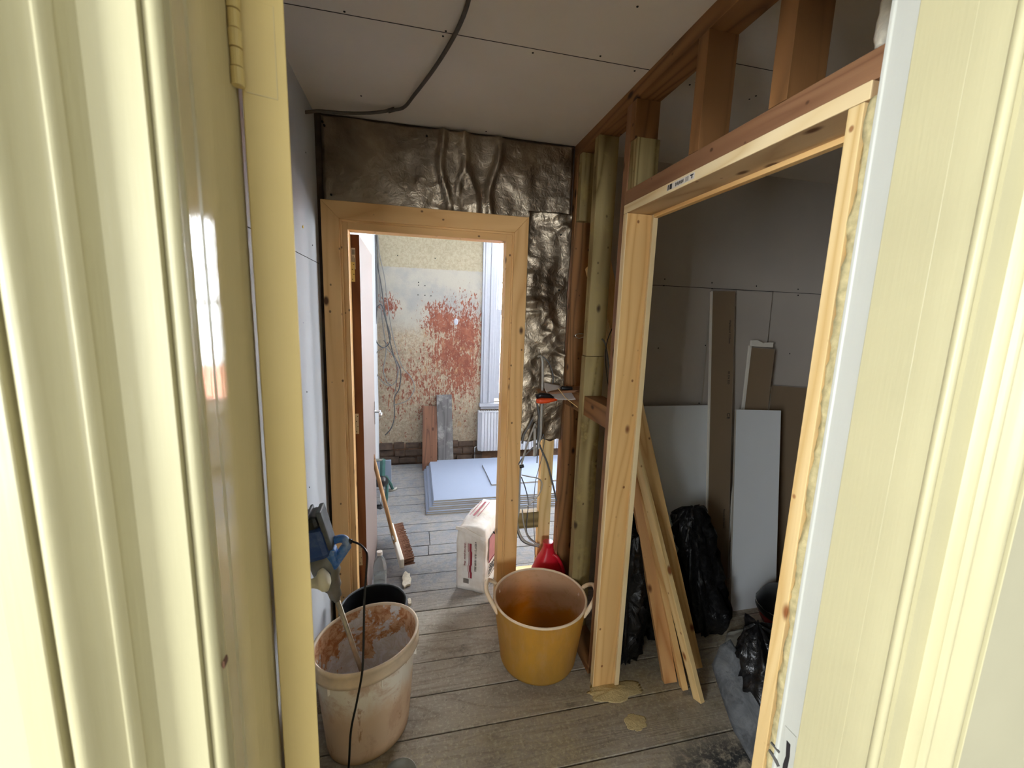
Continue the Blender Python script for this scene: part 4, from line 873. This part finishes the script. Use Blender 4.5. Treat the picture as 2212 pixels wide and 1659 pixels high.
wire([(1155, 925, 2.01), (1155, 955, 2.02), (1154, 985, 2.02)], .0058, 'cable_grey', 'thick cut cable stub hanging straight below the foil')
wire([(1127, 1026, 2.05), (1145, 1030, 2.05), (1163, 1034, 2.05), (1171, 1045, 2.05), (1166, 1065, 2.05), (1152, 1083, 2.05), (1138, 1094, 2.05)], .0026, 'cable_grey', 'grey cable making a wide loop in front of the bright opening')
wire([(1126, 1030, 2.05), (1135, 1055, 2.05), (1141, 1085, 2.05), (1138, 1130, 2.05), (1140, 1155, 2.05), (1163, 1177, 2.05)], .0022, 'cable_dark', 'thin dark cable falling in front of the short noggin')
wire([(1128, 1100, 2.05), (1131, 1130, 2.05), (1140, 1158, 2.05), (1152, 1170, 2.05), (1166, 1177, 2.05)], .0032, 'cable_grey', 'grey cable sweeping down to the foot of the pale stud')
wire([(1116, 1120, 2.065), (1118, 1150, 2.065), (1132, 1172, 2.065), (1165, 1182, 2.065)], .0028, 'cable_dark', 'dark cable hugging the casing before bending to the stud')
wire([(1178, 935, 2.06), (1171, 985, 2.06), (1157, 1040, 2.06), (1153, 1100, 2.06), (1155, 1180, 2.06), (1156, 1200, 2.06), (1163, 1208, 2.06)], .0014, 'cable_dark', 'very thin dark wire falling straight past the noggin')
bc_ = MB().tube([at(1122, 1008, 2.045), at(1131, 1006, 2.045)], .010, 10).build('cable_clip', M['black_plastic']); tag(bc_, 'black clip holding the cables together beside the casing', 'clip')
# ------------------------------------------------------------------ red jerrycan by the corner
jc = empty('jerrycan', (.700, 2.0, 0), 'red plastic can behind the yellow tub', 'can')
jo = MB(); vs = []
prf = [(.085, .055, 0), (.090, .058, .01), (.090, .058, .20), (.085, .055, .245), (.062, .045, .300), (.036, .034, .345), (.028, .028, .372), (.026, .026, .385)]
for rx, ry, z in prf:
    for k in range(32):
        a = 2*PI*k/32; c, s2 = math.cos(a), math.sin(a); jo.v.append(Vector((math.copysign(abs(c)**.7, c)*rx, math.copysign(abs(s2)**.7, s2)*ry, z)))
for i in range(len(prf)-1):
    for k in range(32): a = i*32+k; b = i*32+(k+1) % 32; jo.f.append((a, b, b+32, a+32))
jo.f.append(tuple(range(32))); jo.build('can_body', M['red'], jc, smooth=True)
MB().tube([(0, 0, .378), (0, 0, .405)], .029, 24).build('cap', M['red'], jc, smooth=False, bevel=.003)
MB().tube(bez([(.018, -.03, .345), (.045, -.045, .325), (.075, -.05, .26), (.078, -.05, .23)], 6), .009, 10).build('handle', M['red'], jc, smooth=True)
# ------------------------------------------------------------------ ceiling cable
cc = [cpt(1014, -60, CZ-.012), cpt(1012, 0, CZ-.012), cpt(985, 70, CZ-.014), cpt(940, 145, CZ-.02), cpt(895, 205, CZ-.02), cpt(872, 232, CZ-.02), cpt(845, 238, CZ-.02), cpt(800, 244, CZ-.03), cpt(740, 243, CZ-.035)]
cc[-3:] = [at(845, 238, 1.93), at(800, 244, 1.95), at(742, 244, 1.95)]
cc += [at(690, 240, 1.94), at(655, 243, 1.92), at(630, 244, 1.90)]
o = MB().tube(bez(cc, 8), .0062, 12).build('ceiling_cable', M['cable_brown'], smooth=True); tag(o, 'dusty dark cable looping down from the hall ceiling', 'cable')
o2 = MB().tube([at(838, 240, 1.93), at(852, 236, 1.93)], .0085, 10).build('cable_tie', M['cable_brown'], o); o2.matrix_parent_inverse = Matrix()
for (x, y, mt, lb) in ((655, 490, 'yellow_plug', 'yellow plastic plug sticking out of the left plasterboard wall'), (655, 697, 'blue_plug', 'blue plastic plug sticking out of the left plasterboard wall')):
    p = at(x, y, 1.80 if y < 600 else 1.745); p2 = Vector((XL, p.y, p.z+.001)); m = MB().tube([p2, (p.x-.004, p.y, p.z), (p.x, p.y, p.z)], [.0035, .003, .006], 10).build('wall_plug', M[mt]); tag(m, lb, 'wall plug', 'wall plugs in the left wall')
# ------------------------------------------------------------------ far room contents
BP = 'old boards propped on the far wall'
tag(lumber('old_board', (.147, 4.21, 0), (.155, 4.385, .640), .150, .024, M['old_brown']), 'shorter brown old floorboard propped against the stripped wall', 'board', BP)
tag(lumber('old_board', (.318, 4.26, 0), (.300, 4.385, .758), .158, .024, M['old_board']), 'taller grey old floorboard propped against the stripped wall', 'board', BP)
# radiator
rd = empty('radiator', (.665, 4.34, .14), 'white panel radiator under the far room window', 'radiator')
RW, RH = .98, .43; m = MB()
poly = [(0, .02)]; x = .03
while x < RW-.03: poly += [(x, .0), (x+.006, -.008), (x+.024, -.008), (x+.030, .0)]; x += .0333
poly += [(RW, .0), (RW, .02)]; m.prism(poly, 0, RH); m.build('panel', M['radiator'], rd)
MB().box(-.004, RW+.004, -.012, .065, RH, RH+.012).box(-.006, -.001, -.012, .065, .02, RH).build('casing', M['radiator'], rd, bevel=.003)
m = MB(); 
for k in range(40): m.box(.02+.024*k, .033+.024*k, .004, .055, RH+.0121, RH+.0135)
m.build('grille', M['grey_ink'], rd)
MB().tube([(-.03, .03, -.14), (-.03, .03, .04), (.0, .03, .045)], .008, 10).build('valve', M['chrome'], rd, smooth=True)
# plasterboard stack on the floor
SKG = 'plasterboard sheets stacked on the far room floor'
yo, y1_ = 3.36, 4.235
offs = [(.118, 3.330, 4.205), (.112, 3.345, 4.20), (.100, 3.352, 4.225), (.095, 3.37, 4.225), (.125, 3.372, 4.26), (.128, 3.385, 4.262), (.150, 3.392, 4.305)]
nm = ['lowest sheet of the plasterboard stack', 'second sheet up in the plasterboard stack', 'third sheet up in the plasterboard stack', 'fourth sheet up in the plasterboard stack', 'third sheet from the top of the plasterboard stack', 'second sheet from the top of the plasterboard stack', 'topmost white sheet of the plasterboard stack']
xs = [.085, .092, .108, .114, .138, .142, .150]
ysA = [3.215, 3.225, 3.245, 3.252, 3.268, 3.275, 3.290]
for i in range(7):
    e = empty('plasterboard', (xs[i], ysA[i], .0125*i), nm[i] + ' in the far room', 'plasterboard', group=SKG)
    MB().box(0, 2.35, 0, 1.0-.03, .0002, .0118).build('core', M['board_core_grey'], e)
    MB().box(0, 2.35, 0, 1.0-.03, .0119, .0124).build('face_paper', M['board_white'], e)
e = empty('plasterboard', (.0, 0, 0), 'cut offcut lying on top of the white plasterboard stack', 'plasterboard', group=SKG)
p1, p2 = cpt(1042, 1003, .102), cpt(1062, 1046, .102)
e.location = (p2.x, p2.y, .0876)
MB().prism([(0, 0), (.9, .03), (.9, (p1-p2).y), ((p1-p2).x, (p1-p2).y)], .0, .012).build('core', M['board_core_grey'], e)
MB().prism([(0, 0), (.9, .03), (.9, (p1-p2).y), ((p1-p2).x, (p1-p2).y)], .0121, .0126).build('face_paper', M['board_white'], e)
# plaster sack
A0 = Vector((.236, 2.275, 0)); B0 = Vector((.388, 2.186, 0)); ux = (B0-A0).normalized(); uy = Vector((-ux.y, ux.x, 0))
sk = empty('plaster_sack', A0, 'white paper plaster bag with maroon print beside far doorway', 'bag'); sk.matrix_world = basis(A0, ux, uy)
Wd, Dp = (B0-A0).length, .40
vs = []; fs = []; nx_, ny_, nz2 = 10, 18, 16
def skin(u, v, w):                     # u, v, w in 0..1 -> bag surface
    zt_ = .385 + .02*math.sin(u*PI)*.5 + .035*(1-abs(2*v-1))*.6
    bul = .010*math.sin(PI*min(1, w*1.05))*math.sin(PI*v)
    x = u*Wd; y = v*Dp; z = w*zt_
    if w > .86: x = Wd/2+(x-Wd/2)*(1-.10*(w-.86)/.14)
    p = Vector((x, y, z)); nn = .0055*noise.noise(p*16)+.003*noise.noise(p*42)
    return p + Vector(((u-.5)*2*(bul+nn), (v-.5)*2*nn, nn if w > .5 else 0))
def grid(fn, n, m_):
    b = len(vs)
    for i in range(n+1):
        for k in range(m_+1): vs.append(fn(i/n, k/m_))
    for i in range(n):
        for k in range(m_): a = b+i*(m_+1)+k; fs.append((a, a+1, a+m_+2, a+m_+1))
grid(lambda a, b: skin(a, 0, b), nx_, nz2); grid(lambda a, b: skin(a, 1, b), nx_, nz2)
grid(lambda a, b: skin(0, a, b), ny_, nz2); grid(lambda a, b: skin(1, a, b), ny_, nz2)
grid(lambda a, b: skin(a, b, 1), nx_, ny_); grid(lambda a, b: skin(a, b, 0), nx_, ny_)
so_ = link('bag_body', vs, fs, M['sack'], sk, smooth=True)
bm = bmesh.new(); bm.from_mesh(so_.data); bmesh.ops.remove_doubles(bm, verts=bm.verts, dist=.0004); bmesh.ops.recalc_face_normals(bm, faces=bm.faces); bm.to_mesh(so_.data); bm.free()
# folded flap along the top edge of the narrow side
m = MB().prism([(-.006, .372), (.03, .366), (.10, .350), (Wd*.8, .338), (Wd+.004, .330), (Wd+.006, .352), (Wd*.7, .366), (.05, .392), (-.004, .392)], -.010, -.004, ax='y'); m.build('top_flap', M['sack'], sk, bevel=.003)
F1 = lambda x, z: basis((x, -.0085, z), (0, 0, -1), (1, 0, 0))           # narrow side, text running down
def wav(x0, z0, z1, w, name, mat, yy=-.0092):
    n = 20; L = []; R = []
    for k in range(n+1):
        z = z0+(z1-z0)*k/n; u = k/n; dx = .004*((1 if u > .22 else 0)+(-1 if u > .62 else 0)+(1 if u > .8 else 0))*1.2
        L.append((x0+dx, z)); R.append((x0+dx+w, z))
    return MB().prism(L+R[::-1], yy, yy+.0012, ax='y').build(name, mat, sk)
wav(.083, .300, .085, .013, 'printed_band', M['maroon']); wav(.075, .300, .085, .003, 'printed_band', M['maroon'])
text('lettering', 'Undercoat plaster  filling', .015, M['maroon'], F1(.052, .300), sk, sx=.95)
text('printing', '4 0217 21 18:31 18-09-2022', .017, M['ink'], F1(.116, .318), sk, sx=.95)
MB().box(.048, .082, -.0095, -.0085, .048, .074).build('barcode', M['grey_ink'], sk)
F2 = lambda y, z: basis((Wd+.0115, y, z), (0, 1, 0), (0, 0, 1))
MB().box(Wd+.0095, Wd+.0108, .040, .36, .185, .325).build('printed_panel', M['pink_print'], sk)
MB().box(Wd+.0098, Wd+.0114, .040, .36, .172, .181).build('printed_band', M['maroon'], sk)
m = MB().tube([(Wd+.012, .10, .338), (Wd+.012, .125, .315), (Wd+.012, .15, .345)], .004, 6); m.build('printed_mark', M['ink'], sk)
text('printing', 'Gyproc', .040, M['ink'], F2(.040, .133), sk, bold=.0008); text('printing', 'DriWall', .040, M['ink'], F2(.034, .100), sk, bold=.0008)
text('printing', 'Adhesive for drylining', .012, M['grey_ink'], F2(.036, .083), sk)
MB().box(Wd+.0095, Wd+.0112, .038, .072, .030, .056).build('barcode', M['grey_ink'], sk)
for a, b, w_ in ((.055, .10, .012), (.085, .13, .004), (.035, .05, .003)):
    MB().prism([(a, .10), (a+w_, .10), (a+w_, .30), (a, .30)], .418, .4195).build('printed_band', M['maroon'], sk)
# broom
br = empty('broom', (-.105, 2.62, 0), 'wooden broom with brown bristles leaning on the pink door', 'broom')
bo = Vector(br.location)
hd_ = [Vector((-.168, 2.93, .075)), Vector((-.080, 2.45, .075))]
c_ = (hd_[0]+hd_[1])/2; d_ = (hd_[1]-hd_[0]).normalized(); side = Vector((d_.y, -d_.x, 0)); side = side if side.x > 0 else -side
Lh = (hd_[1]-hd_[0]).length
bh = MB().box(-.014, .014, -Lh/2, Lh/2, -.030, .030).build('broom_head', M['board_core'], br, bevel=.006, M4=Matrix.Translation(c_-bo) @ basis((0, 0, 0), side, d_))
m = MB(); bst = basis((0, 0, 0), side, d_)
for k in range(95):
    for q in range(3):
        y = -Lh/2+.01+(Lh-.02)*k/94; z = -.018+.018*q; j1, j2 = random.uniform(-.004, .004), random.uniform(-.006, .006)
        m.tube([(.014, y, z), (.078+random.uniform(-.006, .004), y+j1, z+j2-.004)], [.0034, .0026], 5)
b_ = m.build('bristles', M['bristle'], br, M4=Matrix.Translation(c_-bo) @ bst); b_['kind'] = 'stuff'
ht, hb2 = at(807, 992, 2.70), c_ + Vector((-.005, -.02, .015))
MB().tube([hb2-bo, ht-bo], .0125, 14).build('broom_handle', M['handle_wood'], br, smooth=True)
MB().tube([ht-bo+Vector((0, 0, -.002)), ht-bo + (ht-hb2).normalized()*.03], .0128, 14).build('handle_tip', M['cls_red'], br, smooth=True)
m = MB().tube([hd_[0]-bo+Vector((-.02, .05, .0)), hb2-bo+Vector((-.005, -.1, .08))], .005, 8); m.build('head_brace', M['grey_metal'], br)
# bottle
bt = empty('water_bottle', (-.200, 2.335, 0), 'clear plastic bottle with a white cap behind the black bucket', 'bottle')
MB().lathe([(.0, .004), (.030, .0), (.036, .006), (.037, .09), (.036, .10), (.037, .115), (.037, .15), (.030, .185), (.016, .208), (.0125, .215), (.0125, .225)], 32).build('bottle_body', M['clear'], bt, smooth=True)
MB().lathe([(.0, .006), (.033, .007), (.0345, .06), (.0345, .105), (.0, .106)], 32).build('water', M['clear'], bt, smooth=True)
MB().tube([(0, 0, .218), (0, 0, .240)], .0155, 24).build('bottle_cap', M['label'], bt)
# broken plaster
for (x, y, sc, lb, sd_) in ((878, 1252, .052, 'broken chunk of cream plaster beside the broom bristles', 1), (884, 1300, .022, 'small crumb of plaster on the floor near the black bucket', 4)):
    p = cpt(x, y, 0.01); n = 17; top = [(p.x+sc*.55*math.cos(2*PI*k/n)*(1+.9*noise.noise(Vector((k*1.7, sd_, 0)))), p.y+sc*1.25*math.sin(2*PI*k/n)*(1+.6*noise.noise(Vector((k*2.3, sd_, 3))))) for k in range(n)]
    tag(MB().prism(top, .001, .016).build('plaster_chunk', M['flake'], bevel=.004), lb, 'plaster')
# green saw stand against the left wall
tl = empty('saw_bench', (-.24, 3.45, 0), 'green folding tool stand with a saw behind the door', 'tool stand')
to = Vector(tl.location)
def T(name, pts, r, mat, seg=10, bev=0): return MB().tube([Vector(p)-to for p in pts], r, seg).build(name, M[mat], tl, smooth=seg > 6, bevel=bev)
a1 = at(824, 992, 3.55); a2 = at(826, 1030, 3.50)
T('post', [at(827, 992, 3.55), at(826, 1028, 3.55)], .022, 'green', 4); T('crossbar', [at(812, 994, 3.56), at(828, 994, 3.54)], .012, 'grey_metal', 4)
T('side_frame', [at(833, 1028, 3.50), at(836, 1045, 3.48), at(835, 1075, 3.46), at(830, 1100, 3.45)], .014, 'green', 8)
T('frame_tube', [at(822, 1042, 3.42), at(824, 1060, 3.42), at(824, 1085, 3.42), at(828, 1098, 3.42)], .013, 'chrome', 10)
T('motor', [at(818, 1040, 3.38), at(828, 1040, 3.46)], .045, 'black_plastic', 20)
T('foot_link', [at(834, 1030, 3.52), at(844, 1046, 3.58), at(848, 1056, 3.62)], .014, 'green', 6)
T('foot', [at(838, 1060, 3.60), at(850, 1058, 3.62), at(857, 1054, 3.64)], .014, 'grey_metal', 8)
T('wheel', [at(816, 1098, 3.40), at(826, 1098, 3.44)], .03, 'black_plastic', 18)
sh = MB().box(-.385, -.20, 3.60, 3.615, .12, .34).build('white_panel', M['board_white']); sh.parent = tl; sh.matrix_local = Matrix.Translation(-to)
# hanging loops of cable in the far room
HG = 'cables hanging down the far left corner'
M['cable_mid'] = plain('mid_grey_cable', (104, 102, 100), .6, var=.1)
def hw(pts, r, mat, label): return wire([(x, y, Y) for x, y, Y in pts], r*.72, 'cable_mid' if mat == 'cable_grey' else 'cable_deep', label, HG)
M['cable_deep'] = plain('deep_grey_cable', (58, 60, 62), .6)  # even, darker grey for the dark cables of the far corner
D = 4.36
hw([(812, 508, D), (814, 560, D), (824, 620, D), (834, 690, D), (848, 760, D), (862, 790, D), (866, 810, D), (862, 840, D), (852, 860, D), (852, 900, D), (845, 925, D), (832, 940, D)], .006, 'cable_dark', 'long dark cable hanging from the ceiling to near the floorboards')
hw([(814, 508, D), (818, 570, D), (822, 640, D), (827, 700, D), (834, 748, D), (832, 775, D), (828, 800, D), (836, 825, D), (846, 832, D)], .006, 'cable_grey', 'pale grey cable hanging straight in the far corner')
hw([(816, 508, D-.02), (820, 550, D-.02), (831, 600, D-.02), (838, 660, D-.02), (850, 730, D-.02), (868, 790, D-.02), (888, 815, D-.02), (895, 840, D-.02), (880, 865, D-.02), (850, 875, D-.02)], .005, 'cable_grey', 'pale cable sweeping furthest right across the stripped wall')
hw([(812, 700, D-.04), (815, 665, D-.04), (825, 660, D-.04), (833, 690, D-.04), (843, 725, D-.04), (838, 745, D-.04), (825, 750, D-.04), (812, 735, D-.04), (809, 700, D-.04), (811, 680, D-.04)], .006, 'cable_dark', 'coiled dark loop of cable halfway up the far corner')
hw([(832, 750, D-.05), (850, 770, D-.05), (861, 800, D-.05), (852, 828, D-.05), (835, 832, D-.05), (815, 810, D-.05), (808, 785, D-.05), (815, 760, D-.05), (832, 750, D-.05)], .0045, 'cable_grey', 'round coiled loop of pale cable above the door handle')
hw([(810, 508, D-.03), (812, 560, D-.03), (813, 620, D-.03), (812, 680, D-.03)], .012, 'cable_dark', 'bundle of dark cables clipped in the far corner')
hw([(829, 735, D-.06), (846, 760, D-.06), (858, 800, D-.06), (853, 850, D-.06)], .0035, 'cable_dark', 'thin dark cable trailing inside the coiled loops')
